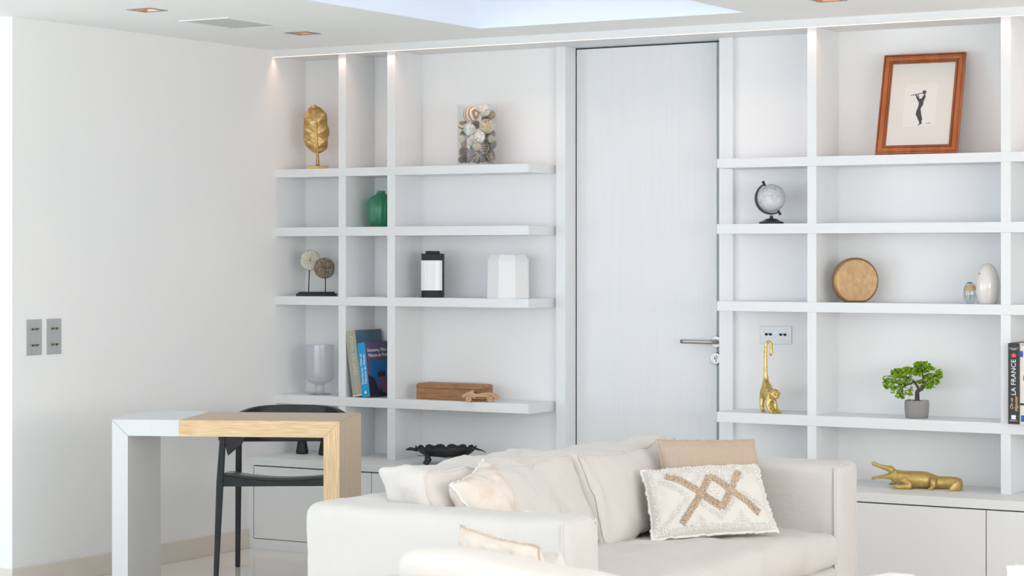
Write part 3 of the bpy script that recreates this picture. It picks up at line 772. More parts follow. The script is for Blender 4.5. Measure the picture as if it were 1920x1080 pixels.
tuft(bm, [(-.9, .9), (.9, .9)], .022, S, 110, .003); tuft(bm, [(-.9, -.92), (.9, -.92)], .022, S, 110, .003)
obj('white_tufting', bm, 'boucle_white', t, smooth=True)
bp = [(-3.48, 6.90, .43), (-3.24, 7.20, .43), (-3.335, 7.275, .706), (-3.575, 6.985, .716)]
loose_pillow('throw_pillow', 'plain beige linen pillow standing behind the zigzag patterned pillow', bp, .11, 'linen_beige', (.0028, 'piping_thread', .0015), pinch=.035, wr=.003, seed=8)
bp = [(-3.36, 5.66, .42), at(982, 1047, 5.88), at(907, 861, 5.86), at(844, 909, 5.62)]
loose_pillow('throw_pillow', 'cream linen pillow with one raised peak leaning on the nearer back cushion', bp, .17, 'linen_cream', (.004, 'boucle_white', .003), pinch=.09, wr=.006, seed=12)
bp = [at(985, 1050, 5.68), at(1050, 1060, 5.98), at(1034, 974, 6.0), at(983, 957, 5.72)]
loose_pillow('throw_pillow', 'white textured pillow whose corner just shows over the near sofa arm', bp, .10, 'boucle_white', None, pinch=.03, wr=.004, seed=15)
bp = [at(868, 1215, 4.55), at(1030, 1215, 4.50), at(1010, 1024, 4.44), at(864, 986, 4.52)]
loose_pillow('throw_pillow', 'cream crumpled linen pillow behind the foreground sofa cushion', bp, .15, 'linen_cream', (.003, 'piping_thread', .002), pinch=.06, wr=.006, seed=18)
bp = [at(980, 1225, 4.62), at(1090, 1225, 4.60), at(1047, 1038, 4.56), at(960, 1020, 4.64)]
loose_pillow('throw_pillow', 'plain pale pillow mostly hidden behind the crumpled cream one', bp, .13, 'linen_white', None, pinch=.0, wr=.004, seed=22)
bp = [at(1880, 1240, 4.42), at(2060, 1240, 4.40), at(2050, 1040, 4.36), at(1892, 1066, 4.40)]
loose_pillow('throw_pillow', 'white tufted pillow peeking in at the bottom right-hand corner', bp, .14, 'boucle_white', (.005, 'boucle_white', .003), pinch=.02, wr=.004, seed=25)

#@@OBJECTS@@
# ------------------------------------------------------------------ things on the shelves
ZT = {'A': CAM_Z + .4035, 'B': CAM_Z + .1295, 'C': CAM_Z - .1945, 'D': CAM_Z - .659, 'T': CT}
def onY(px, Y, z):
    u, v = ray(px); return Vector((u / v * Y, Y, z))
def scale_at(p): return F_PX / (p.x * fw.x + p.y * fw.y)

# gold leaf sculpture
p = onY(596, 8.60, ZT['A']); k = 4.153 * scale_at(p)
t = thing('leaf_sculpture', 'gold leaf sculpture on a small block, on the top shelf beside the left wall', 'sculpture', p, facing(p))
def lc(x, y): return ((x - 398) / k, (983 - y) / k)
Lo = [(365, 480), (340, 492), (310, 530), (287, 580), (290, 620), (285, 660), (292, 700), (284, 740), (300, 790), (330, 830), (380, 857)]
Ro = [(380, 480), (420, 500), (465, 545), (472, 590), (470, 630), (485, 665), (487, 710), (474, 738), (478, 785), (468, 822), (430, 850), (402, 858)]
def samp(Q, t_):
    f = t_ * (len(Q) - 1); i = min(int(f), len(Q) - 2); f -= i; return (Q[i][0] * (1 - f) + Q[i + 1][0] * f, Q[i][1] * (1 - f) + Q[i + 1][1] * f)
bm = bmesh.new(); NU, NV = 24, 46; gf, gb = [], []
for j in range(NV + 1):
    tt = j / NV; a, b = samp(Lo, tt), samp(Ro, tt); mid = (372 + 22 * tt, (a[1] + b[1]) / 2); rf_, rb_ = [], []
    for i in range(NU + 1):
        s = 2 * i / NU - 1; e = b if s > 0 else a; q = abs(s)
        x = mid[0] + (e[0] - mid[0]) * q; y = mid[1] + (e[1] - mid[1]) * q - 26 * (1 - q) * 0
        X, Z = lc(x, y); bow = -.016 * (1 - q ** 2) + .006 * math.sin(9 * tt * PI + q * 3 + (2 if s > 0 else 0)) * q + .0045 * (abs(math.sin(PI * (tt * 8.5 + q * 1.3))) ** .6 - .6) * q ** .5 * (1.1 - .5 * q)
        cup = -.012 * math.sin(PI * tt)
        mr = .004 * math.exp(-(s / .08) ** 2)
        rf_.append(bm.verts.new((X, bow + cup - mr, Z))); rb_.append(bm.verts.new((X, bow + cup + .004, Z)))
    gf.append(rf_); gb.append(rb_)
for j in range(NV):
    for i in range(NU):
        bm.faces.new((gf[j][i], gf[j][i + 1], gf[j + 1][i + 1], gf[j + 1][i])); bm.faces.new((gb[j][i], gb[j + 1][i], gb[j + 1][i + 1], gb[j][i + 1]))
    bm.faces.new((gf[j][0], gf[j + 1][0], gb[j + 1][0], gb[j][0])); bm.faces.new((gf[j][NU], gb[j][NU], gb[j + 1][NU], gf[j + 1][NU]))
for j in (0, NV):
    for i in range(NU): bm.faces.new((gf[j][i], gb[j][i], gb[j][i + 1], gf[j][i + 1]))
obj('leaf_blade', bm, 'gold_leaf', t, smooth=True)
bm = bmesh.new(); path = [(378, 500), (382, 600), (390, 720), (394, 830), (396, 880), (398, 950)]
tube(bm, smooth_path([(lc(x, y)[0], -.034 + .018 * (i / 5) ** 2 * 1.6, lc(x, y)[1]) for i, (x, y) in enumerate(path)], 5), [.0014 + .0078 * (i / 25) ** 1.7 for i in range(26)], 10)
obj('midrib_stem', bm, 'gold_leaf', t, smooth=True)
obj('block_base', B(-.048, .048, -.032, .032, 0, 28 / k), 'gold_leaf', t, bevel=.003)

# cylinder vase full of balls
p = onY(895, 8.607, ZT['A']); sc_ = scale_at(p); R_ = .0915; H_ = 114 / sc_
t = thing('glass_vase', 'clear glass cylinder vase packed with woven and painted balls, on the top shelf', 'vase', p, facing(p))
obj('glass_wall', lathe(bmesh.new(), [(R_, .002), (R_, H_), (R_ - .003, H_), (R_ - .003, .012), (0, .012), (0, 0), (R_ - .002, 0), (R_, .002)], 56), 'clear_glass', t, smooth=False)
def cball(name, m, r):
    bm = bmesh.new(); ball(bm, (0, 0, 0), r, u=28, v=18); return obj(name, bm, m, None, smooth=True)
def rings(r, n, rad, m, name, core=None, seed=1):
    rnd = random.Random(seed); bm = bmesh.new()
    for i in range(n):
        ax = Vector((rnd.gauss(0, 1), rnd.gauss(0, 1), rnd.gauss(0, 1))).normalized(); off = rnd.uniform(-.55, .55); q = ax.orthogonal().normalized(); w_ = ax.cross(q); rr = math.sqrt(1 - off * off)
        tube(bm, [(ax * off + (q * math.cos(a) + w_ * math.sin(a)) * rr) * (r - rad) * rnd.uniform(.96, 1.0) for a in [2 * PI * j / 22 for j in range(22)]], rad, 5, closed=True)
    o = obj(name, bm, m, None, smooth=True)
    if core: obj('inner_core', ball(bmesh.new(), (0, 0, 0), r * .72, u=12, v=8), core, o, smooth=True)
    return o
spec = [  # x, y, r in the vase's outline (849 x 1080), depth side, kind, label
 (340, 240, 122, -.3, 'so', 'orange and white striped ball at the top of the glass vase'),
 (530, 190, 98, -.1, 'cw', 'white ball with brown crackle lines at the top of the glass vase'),
 (645, 235, 72, .1, 'rt', 'small tan woven ball beside the crackled ball at the top of the glass vase'),
 (200, 410, 85, .5, 'sb', 'brown and white swirled ball behind the grey crackled one in the glass vase'),
 (312, 465, 94, -.8, 'cg', 'greyish white crackled ball in the upper half of the glass vase'),
 (560, 420, 116, -.7, 'rc', 'cream wicker ball in the glass vase, the largest woven one'),
 (215, 600, 74, -.6, 'sw', 'pale ball with thin grey stripes against the side of the glass vase'),
 (455, 575, 87, -1, 'cw', 'white ball with brown crackle lines in the middle of the glass vase'),
 (617, 600, 62, -.9, 'dc', 'small cream pitted ball below the large wicker ball in the glass vase'),
 (330, 660, 54, -1, 'dc', 'small cream pitted ball touching the middle crackled ball'),
 (397, 730, 63, -1, 'dc', 'small cream pitted ball, lowest pale ball in the glass vase'),
 (232, 685, 48, -.8, 'se', 'small orange brown seed pod under the thin striped ball'),
 (520, 745, 98, -.1, 'rm', 'brown twig ball with light strands right of the lowest pale ball'),
 (640, 715, 84, .2, 'sd', 'dark seed pod at the side of the glass vase under the small pitted ball'),
 (225, 800, 88, -.3, 'rb', 'dark twig ball low at the side of the glass vase'),
 (400, 885, 98, -.7, 'rm', 'brown twig ball with light strands at the bottom of the glass vase'),
 (628, 895, 86, -.4, 'rm', 'tan and brown twig ball in the bottom corner of the glass vase'),
 (190, 925, 52, -.9, 'sd', 'dark seed pod in the bottom corner of the glass vase'),
 (515, 925, 48, -.2, 'sd', 'dark seed pod between the two bottom twig balls'),
 (400, 380, 70, .9, 'rb', 'dark twig ball glimpsed behind the upper balls in the glass vase'),
 (500, 600, 90, .9, 'rb', 'dark twig ball glimpsed behind the middle balls in the glass vase'),
 (330, 760, 90, .9, 'rb', 'dark twig ball glimpsed behind the lower balls in the glass vase'),
 (560, 300, 75, .9, 'rb', 'dark twig ball glimpsed behind the large wicker ball'),
 (240, 520, 80, .9, 'rb', 'dark twig ball glimpsed between the swirled ball and the thin striped ball'),
 (610, 520, 78, .8, 'sd', 'dark seed pod glimpsed between the wicker ball and the small pitted ball'),
 (600, 800, 84, .9, 'rb', 'dark twig ball glimpsed above the tan and brown bottom corner ball'),
 (270, 900, 84, .9, 'rb', 'dark twig ball glimpsed behind the bottom corner seed pod'),
 (480, 820, 80, .8, 'sd', 'dark seed pod glimpsed above the bottom twig ball'),
 (440, 960, 50, .9, 'sd', 'dark seed pod at the very bottom behind the twig balls')]
pos = []
kk = 7.714 * sc_
for x, y, r, dpt, kd, lb in spec:
    rr = r * .95 / kk; X = (x - 425) / kk; lim = max(0, (R_ - .005 - rr) ** 2 - X * X) ** .5
    pos.append([X, dpt * lim, (975 - y) / kk + .003, rr])
for it in range(400):
    for i in range(len(pos)):
        for j in range(i):
            a, b = pos[i], pos[j]; d = Vector(a[:3]) - Vector(b[:3]); need = a[3] + b[3] - d.length
            if need > 0:
                dn = d.normalized() if d.length > 1e-6 else Vector((0, 1, 0)); sgn = 1 if dn.y >= 0 else -1
                for q, s in ((a, 1), (b, -1)):
                    q[1] += s * sgn * need * .35; q[0] += s * dn.x * need * .06; q[2] += s * dn.z * need * .06
    for q in pos:
        l = math.hypot(q[0], q[1]); mx_ = R_ - .0045 - q[3]
        if l > mx_: q[0] *= mx_ / l; q[1] *= mx_ / l
        q[2] = max(q[2], .0125 + q[3])
Rz = Matrix.Rotation(facing(p), 3, 'Z')
for n_, ((x, y, r, dpt, kd, lb), q) in enumerate(zip(spec, pos)):
    rr = q[3]
    if kd == 'so': o = cball('striped_ball', 'stripe_orange', rr)
    elif kd == 'sb': o = cball('striped_ball', 'stripe_brown', rr)
    elif kd == 'sw': o = cball('striped_ball', 'stripe_white', rr)
    elif kd == 'cw': o = cball('crackle_ball', 'crackle_white', rr)
    elif kd == 'cg': o = cball('crackle_ball', 'crackle_grey', rr)
    elif kd == 'dc': o = cball('pitted_ball', 'dots_cream', rr)
    elif kd in ('se', 'sd'): o = cball('seed_pod', 'seed_orange' if kd == 'se' else 'seed_brown', rr)
    elif kd == 'rc': o = rings(rr, 34, .0022, 'rattan_cream', 'wicker_ball', 'rattan_tan', n_)
    elif kd == 'rt': o = rings(rr, 30, .0013, 'rattan_tan', 'wicker_ball', 'rattan_brown', n_)
    elif kd == 'rb': o = rings(rr, 26, .0011, 'rattan_brown', 'twig_ball', 'seed_brown', n_)
    else:
        o = rings(rr, 22, .0011, 'rattan_brown', 'twig_ball', 'seed_brown', n_)
        e = rings(rr * 1.0, 8, .0009, 'rattan_cream', 'light_strands', None, n_ + 50); e.parent = o
    o.location = Vector(p) + Rz @ Vector(q[:3]); o.rotation_euler = (.3 * n_, .7 * n_, 1.1 * n_)
    tag(o, lb, 'decorative ball', 'decorative balls inside the glass vase')

# green ribbed vase
p = onY(714.5, 8.635, ZT['B']); sc_ = scale_at(p); g_ = lambda y: (438 - y) / 4.153 / sc_
t = thing('ribbed_vase', 'green ribbed glass bottle vase half hidden behind a shelf divider', 'vase', p, facing(p))
pr = [(0, 0), (.040, 0), (.052, .006), (.060, .030), (.0665, .075), (.067, .105), (.062, .122), (.048, .138), (.030, .150), (.0205, .158), (.019, .165), (.0195, .170), (.017, .170), (.0165, .158), (.028, .147), (.045, .134), (.058, .119), (.063, .104), (.0625, .075), (.056, .032), (.045, .010), (0, .008)]
obj('ribbed_glass', lathe(bmesh.new(), [(r, z) for r, z in pr], 96, lambda a, z: 1 + (.055 if .008 < z < .155 else .02) * (abs(math.cos(a * 8)) - .5)), 'green_glass', t, smooth=True)

# coral discs
p = onY(594, 8.60, ZT['C']); sc_ = scale_at(p); k = 4.153 * sc_
t = thing('coral_sculpture', 'two round coral discs on thin black rods above one black base', 'sculpture', p, facing(p))
c2 = lambda x, y: ((x - 390) / k, (973 - y) / k)
obj('base', B(c2(230, 0)[0], c2(547, 0)[0], -.036, .034, 0, 20 / k), 'black_matte', t, bevel=.001)
obj('upper_base', B(c2(247, 0)[0], c2(530, 0)[0], -.026, .026, 20 / k, 33 / k), 'black_matte', t, bevel=.001)
def disc(cx, cy, r, y, m, sd, wob, label=None):
    bm = bmesh.new(); n1, n2 = 84, 14; X, Z = c2(cx, cy); R = r / k
    for side in (1, -1):
        rg = []
        for j in range(n2 + 1):
            q = j / n2; row = []
            for i in range(n1):
                a = 2 * PI * i / n1; rr = R * q * (1 + wob * fbm((math.cos(a), math.sin(a), sd), 1.6) + .015 * math.cos(i * 21 + sd) * q)
                h = .013 * math.sqrt(max(0, 1 - q ** 3)) + .0028 * (noise.noise(Vector((math.cos(a) * 8, math.sin(a) * 8, q * 5 + sd))) + (1 if i % 2 else -1) * .35 * q) * (1 - q ** 4)
                row.append(bm.verts.new((X + rr * math.cos(a), y - side * h, Z + rr * math.sin(a))))
            rg.append(row)
        for a_, b_ in zip(rg, rg[1:]):
            for i in range(n1): bm.faces.new((a_[i], a_[(i + 1) % n1], b_[(i + 1) % n1], b_[i]))
    bmesh.ops.remove_doubles(bm, verts=bm.verts, dist=2e-5)
    return obj('coral_disc', bm, m, t, smooth=False)
d_ = disc(340, 695, 80, .012, 'coral_white', 3.1, .10); d_['label'] = 'bleached white coral disc'
d_ = disc(450, 755, 81, -.016, 'coral_brown', 8.2, .05); d_['label'] = 'brown ridged coral disc'
for xx, y0, y1, yy in ((326, 940, 770, .012), (457, 940, 832, -.016)):
    a, b = c2(xx, y0), c2(xx + (6 if xx < 400 else 0), y1); obj('rod', tube(bmesh.new(), [(a[0], yy, a[1] - .003), (b[0], yy, b[1])], .0024, 8), 'black_matte', t, smooth=True)

# black and white lantern-like unit
p = onY(811, 8.60, ZT['C']); sc_ = scale_at(p); k = 5.4 * sc_
t = thing('table_lantern', 'narrow black box with a curved white front panel, beside the shelf divider', 'lantern', p, facing(p) - .13)
c4 = lambda x, y: ((x - 270) / k, (740 - y) / k)
bm = bmesh.new(); box(bm, -.046, .048, -.030, .052, 0, c4(0, 298)[1]); obj('black_body', bm, 'black_matte', t, bevel=.002)
obj('top_cap', B(-.030, .030, -.018, .036, c4(0, 298)[1], c4(0, 270)[1]), 'black_matte', t, bevel=.003)
for s in (-1, 1): obj('corner_post', B(s * .044 - .003, s * .044 + .003, -.034, -.027, 0, c4(0, 295)[1]), 'black_matte', t)
bm = bmesh.new(); z0, z1 = c4(0, 668)[1], c4(0, 366)[1]; A_ = []
for i in range(17):
    u = -1 + i / 8; A_.append((u * .0485, -.033 - .016 * (1 - u * u)))
A_ += [(.0485, -.029), (-.0485, -.029)]
poly_prism(bm, A_, 'z', z0, z1); obj('white_panel', bm, 'white_lacquer', t, smooth=False)
obj('foot', poly_prism(bmesh.new(), [(x * .93, y + .004) for x, y in A_[:17]] + [(.045, -.028), (-.045, -.028)], 'z', 0, z0 - .004), 'black_matte', t)
# octagonal box
p = onY(953.5, 8.612, ZT['C']); sc_ = scale_at(p); k = 5.4 * sc_
t = thing('octagonal_box', 'white eight-sided box near the open end of its shelf', 'box', p, facing(p) + math.radians(-7))
def octo(bm, prof):
    rg = [[bm.verts.new((r * math.cos(math.radians(-110 + 45 * i)), r * math.sin(math.radians(-110 + 45 * i)), z)) for i in range(8)] for r, z in prof]
    for a, b in zip(rg, rg[1:]):
        for i in range(8): bm.faces.new((a[i], a[(i + 1) % 8], b[(i + 1) % 8], b[i]))
    bm.faces.new(rg[0][::-1]); bm.faces.new(rg[-1]); return bm
R8 = .099; hz = 378 / k
obj('box_body', octo(bmesh.new(), [(R8 * 1.02, 0), (R8 * .985, hz - .002)]), 'white_card', t, bevel=.0012)
obj('lid', octo(bmesh.new(), [(R8 * 1.0, hz - .002), (R8 * 1.0, hz + .003), (R8 * .84, hz + .028)]), 'white_card', t, bevel=.0012)

# footed hurricane glass
p = onY(599.5, 8.60, ZT['D']); sc_ = scale_at(p); k = 4.91 * sc_
t = thing('footed_glass', 'large smoky footed hurricane glass on the shelf beside the leaning books', 'glass', p, facing(p))
z_ = lambda y: (880 - y) / k; r_ = lambda r: r / k
pr = [(r_(134), z_(424)), (r_(134), z_(700)), (r_(130), z_(740)), (r_(105), z_(768)), (r_(60), z_(785)), (r_(44), z_(795)), (r_(50), z_(806)), (r_(40), z_(815)), (r_(48), z_(832)), (r_(42), z_(855)), (r_(60), z_(868)), (r_(114), z_(876)), (r_(114), 0), (0, 0)]
obj('foot_and_bowl', lathe(bmesh.new(), pr, 48), 'bubbly_glass', t, smooth=True)
obj('bowl_lining', lathe(bmesh.new(), [(r_(130), z_(424)), (r_(130), z_(700)), (r_(124), z_(738)), (r_(96), z_(762)), (0, z_(776))], 48), 'bubbly_glass', t, smooth=True)

# ---- books
def book(label, BLx, Y0, z, w_, h, dpt, lean, spine_m, cover_m, group, parts=None, rz=0.0, over=0.0):
    t = thing('book', label, 'book', onY(BLx, Y0, z), rz, group); t.rotation_euler = (0, -lean, rz)
    t.location.z += 0.0005
    obj('page_block', B(.003, w_ - .003, .004, dpt - .003, .003, h - .003), 'page_block', t)
    bm = bmesh.new(); box(bm, 0, w_, 0, .0035, 0, h); obj('spine', bm, spine_m, t, bevel=.0008)
    o1 = obj('cover', B(0, .003, .0035, dpt, 0, h), cover_m, t); o2 = obj('cover', B(w_ - .003, w_, .0035, dpt, 0, h), cover_m, t)
    return t
SPB = lambda o: basis((0, 0, -1), (1, 0, 0), (0, -1, 0), o)       # spine text read from top to bottom
SPU = lambda o: basis((0, 0, 1), (-1, 0, 0), (0, -1, 0), o)       # spine text read from bottom to top
CVR = lambda o: basis((0, 1, 0), (0, 0, 1), (1, 0, 0), o)         # front cover, on the +X side
ln = math.atan2(-.046, .312)
t = book('tall grey-green book with dusk blue cover and cream title, leaning on the divider', 661.5, 8.503, ZT['D'], .056, .305, .215, -ln * -1 if False else .148, 'book_taupe', 'book_dusk', 'books leaning in the narrow compartment')
obj('spine_label', B(.002, .054, -.0004, 0, .002, .008), 'text_cream', t)
text('title', 'COOL ESCAPES', .0255, 'text_cream', t, SPB((.030, -.0008, .190)), space=1.05)
text('subtitle', 'TOP OF THE WORLD', .0085, 'text_cream', t, SPB((.030, -.0008, .058)), space=1.0)
t = book('cyan book with white title and lakeside cover photo, in front of the taller grey-green one', 679, 8.500, ZT['D'], .043, .252, .213, .115, 'book_cyan', 'book_plum', 'books leaning in the narrow compartment')
text('title', 'Demeures, Villas et\nMaisons du Monde', .0175, 'text_white', t, SPU((.0225, -.0008, .130)), align='CENTER', space=1.02)
bm = poly_prism(bmesh.new(), [(.022, .014), (.016, .022), (.020, .027), (.0215, .034), (.0235, .027), (.028, .022)], 'y', -.0008, 0); obj('publisher_mark', bm, 'text_white', t)
bm = bmesh.new(); box(bm, .040, .0432, .0002, .004, .0, .250); obj('spine_edge', bm, 'book_purple', t)
xw = .0432
obj('lake_picture', B(xw, xw + .0006, .030, .205, .045, .172), 'book_lake', t)
obj('hill_band', B(xw, xw + .0008, .030, .205, .165, .176), 'book_purple', t)
obj('dark_shore', poly_prism(bmesh.new(), [(.004, .002), (.16, .002), (.16, .03), (.1, .055), (.085, .02), (.05, .085), (.004, .10)], 'x', xw, xw + .001), 'book_night', t)
obj('terrace_wall', poly_prism(bmesh.new(), [(.07, .088), (.205, .092), (.205, .004), (.11, .015)], 'x', xw, xw + .0014), 'book_purple', t)
obj('shrub', poly_prism(bmesh.new(), [(.085, .088), (.08, .115), (.1, .105), (.11, .125), (.122, .108), (.14, .118), (.142, .09)], 'x', xw, xw + .0018), 'book_night', t)
text('cover_title', 'Demeures, Villas et', .0225, 'text_white', t, CVR((xw + .0014, .012, .214)), align='LEFT')
text('cover_title', 'Maisons du Monde', .0225, 'text_white', t, CVR((xw + .0014, .019, .190)), align='LEFT')
# books at the right edge
X0 = -2.7975
t = thing('book', 'black upright book spine reading LA FRANCE with a red pot emblem', 'book', (X0, 8.470, ZT['D']), 0, 'books by the shelf divider at the picture edge')
hh = .315; obj('page_block', B(.002, .043, .003, .215, .003, hh - .003), 'page_block', t)
obj('spine', B(0, .045, 0, .003, 0, hh), 'book_black', t, bevel=.0006)
obj('cover', B(0, .0025, .003, .218, 0, hh), 'book_black', t); obj('cover', B(.0425, .045, .003, .218, 0, hh), 'book_cream', t)
def sz(y): return (930 - y) / 810 * hh                                   # heights read from the spine's picture
text('title', 'LA FRANCE', .0265, 'text_white', t, SPU((.0225, -.0006, sz(462))), extrude=.0006, space=1.03)
text('script_title', 'On va\ndéguster', .0175, 'text_peach', t, SPU((.0235, -.0006, sz(728))), shear=.35, extrude=.0006)
text('author_lines', 'FRANÇOIS-RÉGIS\nGAUDRY', .0048, 'text_white', t, basis((1, 0, 0), (0, 0, 1), (0, -1, 0), (.0225, -.0006, sz(178))))
text('publisher_name', 'MARABOUT', .0058, 'text_white', t, basis((1, 0, 0), (0, 0, 1), (0, -1, 0), (.0225, -.0006, sz(897))))
obj('publisher_mark', B(.013, .031, -.0006, 0, sz(882), sz(840)), 'text_white', t)
bm = poly_prism(bmesh.new(), [(.0225 + .0095 * math.cos(a), sz(243) + .0078 * math.sin(a)) for a in [2 * PI * i / 24 for i in range(24)]], 'y', -.0006, 0)
box(bm, .0205, .0245, -.0006, 0, sz(243) + .0070, sz(243) + .0095); obj('pot_emblem', bm, 'text_red', t)
t = thing('book', 'cream book with blue and red marks, just beside the LA FRANCE book', 'book', (X0 + .0465, 8.474, ZT['D']), 0, 'books by the shelf divider at the picture edge')
obj('page_block', B(.002, .028, .003, .21, .003, .302), 'page_block', t); obj('spine', B(0, .030, 0, .003, 0, .305), 'book_cream', t)
obj('cover', B(0, .002, .003, .213, 0, .305), 'book_cream', t); obj('cover', B(.028, .030, .003, .213, 0, .305), 'book_cream', t)
for nm, z0, z1, x0, x1, mm in (('blue_mark', .262, .285, .0, .012, 'text_blue'), ('red_mark', .17, .19, .012, .02, 'text_red'), ('black_mark', .074, .082, 0, .018, 'book_night'), ('blue_mark', .01, .035, .004, .02, 'text_blue'), ('black_mark', .13, .15, .016, .028, 'book_night')):
    obj(nm, B(x0, x1, -.0006, 0, z0, z1), mm, t)
t = thing('book', 'pale grey leaning book cut off by the picture edge', 'book', (X0 + .084, 8.476, ZT['D']), 0, 'books by the shelf divider at the picture edge'); t.rotation_euler = (0, -.05, 0)
obj('page_block', B(.002, .023, .003, .20, .003, .29), 'page_block', t); obj('spine', B(0, .025, 0, .003, 0, .293), 'book_grey', t)
obj('cover', B(0, .002, .003, .203, 0, .293), 'book_grey', t); obj('cover', B(.023, .025, .003, .203, 0, .293), 'book_grey', t)

# wooden box and toy car
p0 = onY(780.5, 8.545, ZT['D']); p1 = onY(901.5, 8.545, ZT['D']); wl = p1.x - p0.x; dd = .105; hb = .072
t = thing('wooden_box', 'long brown wooden box with a hinged lid, behind the toy car', 'box', ((p0.x + p1.x) / 2, 8.545, ZT['D']))
obj('box_body', B(-wl / 2, wl / 2, 0, dd, 0, hb - .021), 'walnut', t, bevel=.0015)
bm = bmesh.new(); a = wl / 2
lo_ = [(-a, 0), (a, 0), (a, dd), (-a, dd)]; rgs = []
for ins, z in ((0, hb - .0195), (0, hb - .004), (.004, hb), (.02, hb + .004)): rgs.append([bm.verts.new((x * (a - ins) / a, y + (ins if y == 0 else -ins), z)) for x, y in lo_])
for A_, B_ in zip(rgs, rgs[1:]):
    for i in range(4): bm.faces.new((A_[i], A_[(i + 1) % 4], B_[(i + 1) % 4], B_[i]))
bm.faces.new(rgs[0][::-1]); bm.faces.new(rgs[-1]); obj('lid', bm, 'walnut', t, bevel=.001)
obj('shadow_gap', B(-a + .002, a - .002, .002, dd - .002, hb - .021, hb - .0195), 'slot_dark', t)
p = onY(902, 8.522, ZT['D']); sc_ = scale_at(p); k = 18 * sc_
t = thing('toy_car', 'pale wooden toy racing car parked in front of the long wooden box', 'toy car', p, facing(p) - .10)
cc = lambda x, y: ((x - 745) / k, (940 - y) / k)
prof = [(95, 745), (150, 670), (260, 620), (380, 590), (400, 560), (470, 575), (520, 650), (640, 660), (760, 640), (900, 620), (1080, 625), (1230, 660), (1340, 730), (1385, 790), (1370, 820), (1240, 835), (1190, 790), (900, 830), (520, 830), (440, 790), (200, 800), (110, 785)]
body = []
bm = bmesh.new(); poly_prism(bm, [cc(x, y) for x, y in prof], 'y', -.014, .016); obj('car_body', bm, 'pale_wood', t, bevel=.004, segs=3)
obj('fender', poly_prism(bmesh.new(), [cc(x, y) for x, y in ((930, 720), (1060, 650), (1180, 670), (1260, 740), (1290, 800), (1190, 800), (1130, 725), (1040, 710), (950, 780))], 'y', -.019, -.012), 'pale_wood', t, bevel=.002)
obj('fender', poly_prism(bmesh.new(), [cc(x, y) for x, y in ((180, 770), (230, 700), (340, 670), (430, 710), (480, 800), (430, 790), (360, 735), (260, 745), (210, 790))], 'y', -.019, -.012), 'pale_wood', t, bevel=.002)
for wx in (335, 1065):
    for yy in (-.022, .016):
        X, Z = cc(wx, 0)[0], 104 / k
        wh = obj('wheel', ycyl(bmesh.new(), (X, Z), 104 / k, yy, yy + .009, 28), 'pale_wood', t, bevel=.001)
        obj('hub', ycyl(bmesh.new(), (X, Z), 14 / k, yy - .0006, yy, 12), 'slot_dark', wh)
X, Z = cc(450, 600); obj('driver_head', ball(bmesh.new(), (X, 0, Z), .0085), 'pale_wood', t, smooth=True)
X, Z = cc(575, 625); obj('windscreen', ball(bmesh.new(), (X, 0, Z), .008, (.45, 1, 1)), 'slot_dark', t, smooth=True)
obj('side_slot', B(cc(550, 0)[0], cc(920, 0)[0], -.0146, -.013, cc(0, 805)[1], cc(0, 775)[1]), 'slot_dark', t)

# turtle bowl
p = onY(838, 8.47, ZT['T']); sc_ = scale_at(p); k = 10.667 * sc_
t = thing('turtle_bowl', 'black iron scalloped bowl shaped like a turtle, on the low cabinet behind the sofa', 'bowl', p, facing(p))
tc_ = lambda x, y: ((x - 1010) / k, (548 - y) / k)
bm = bmesh.new(); n1 = 88; rg = []
cx_ = tc_(990, 0)[0]; ra = 605 / k; rb = .098
for f_, z, sca in ((.0, 400, 0), (.5, 398, 0), (.72, 378, 0), (.86, 330, 0), (.95, 275, .4), (1.0, 235, 1), (.985, 238, 1), (.93, 285, .4), (.82, 345, 0), (.66, 375, 0), (.4, 384, 0), (0, 386, 0)):
    if f_ == 0: rg.append([bm.verts.new((cx_, .0, tc_(0, z)[1]))]); continue
    row = []
    for i in range(n1):
        a = 2 * PI * i / n1; s = abs(math.sin(a * 8)) ** .55
        row.append(bm.verts.new((cx_ + ra * f_ * (1 + .03 * sca * s) * math.cos(a), rb * f_ * (1 + .05 * sca * s) * math.sin(a), tc_(0, z)[1] + sca * (.014 * s - .004))))
    rg.append(row)
for a_, b_ in zip(rg, rg[1:]):
    for i in range(n1):
        j = (i + 1) % n1
        if len(a_) == 1: bm.faces.new((a_[0], b_[i], b_[j]))
        elif len(b_) == 1: bm.faces.new((a_[i], a_[j], b_[0]))
        else: bm.faces.new((a_[i], a_[j], b_[j], b_[i]))
obj('scalloped_shell', bm, 'black_iron', t, smooth=True)
tp = lambda x, y, r, yy=0.0: (*[q for q in (tc_(x, y)[0], yy, tc_(x, y)[1])], r / k)
bm = bmesh.new(); tube(bm, [tp(x, y, r)[:3] for x, y, r in ((470, 270, 30), (400, 270, 46), (330, 258, 44), (270, 250, 44), (220, 262, 32), (185, 268, 12))], [r / k for r in (30, 46, 42, 44, 30, 10)], 12, .8)
ball(bm, tp(275, 222, 0)[:3], 14 / k); obj('head', bm, 'black_iron', t, smooth=True)
bm = bmesh.new(); tube(bm, smooth_path([tp(x, y, 0)[:3] for x, y in ((1560, 240), (1640, 268), (1720, 290), (1795, 335))], 4), [(44 - 3 * i) / k for i in range(13)], 12, .6); obj('tail', bm, 'black_iron', t, smooth=True)
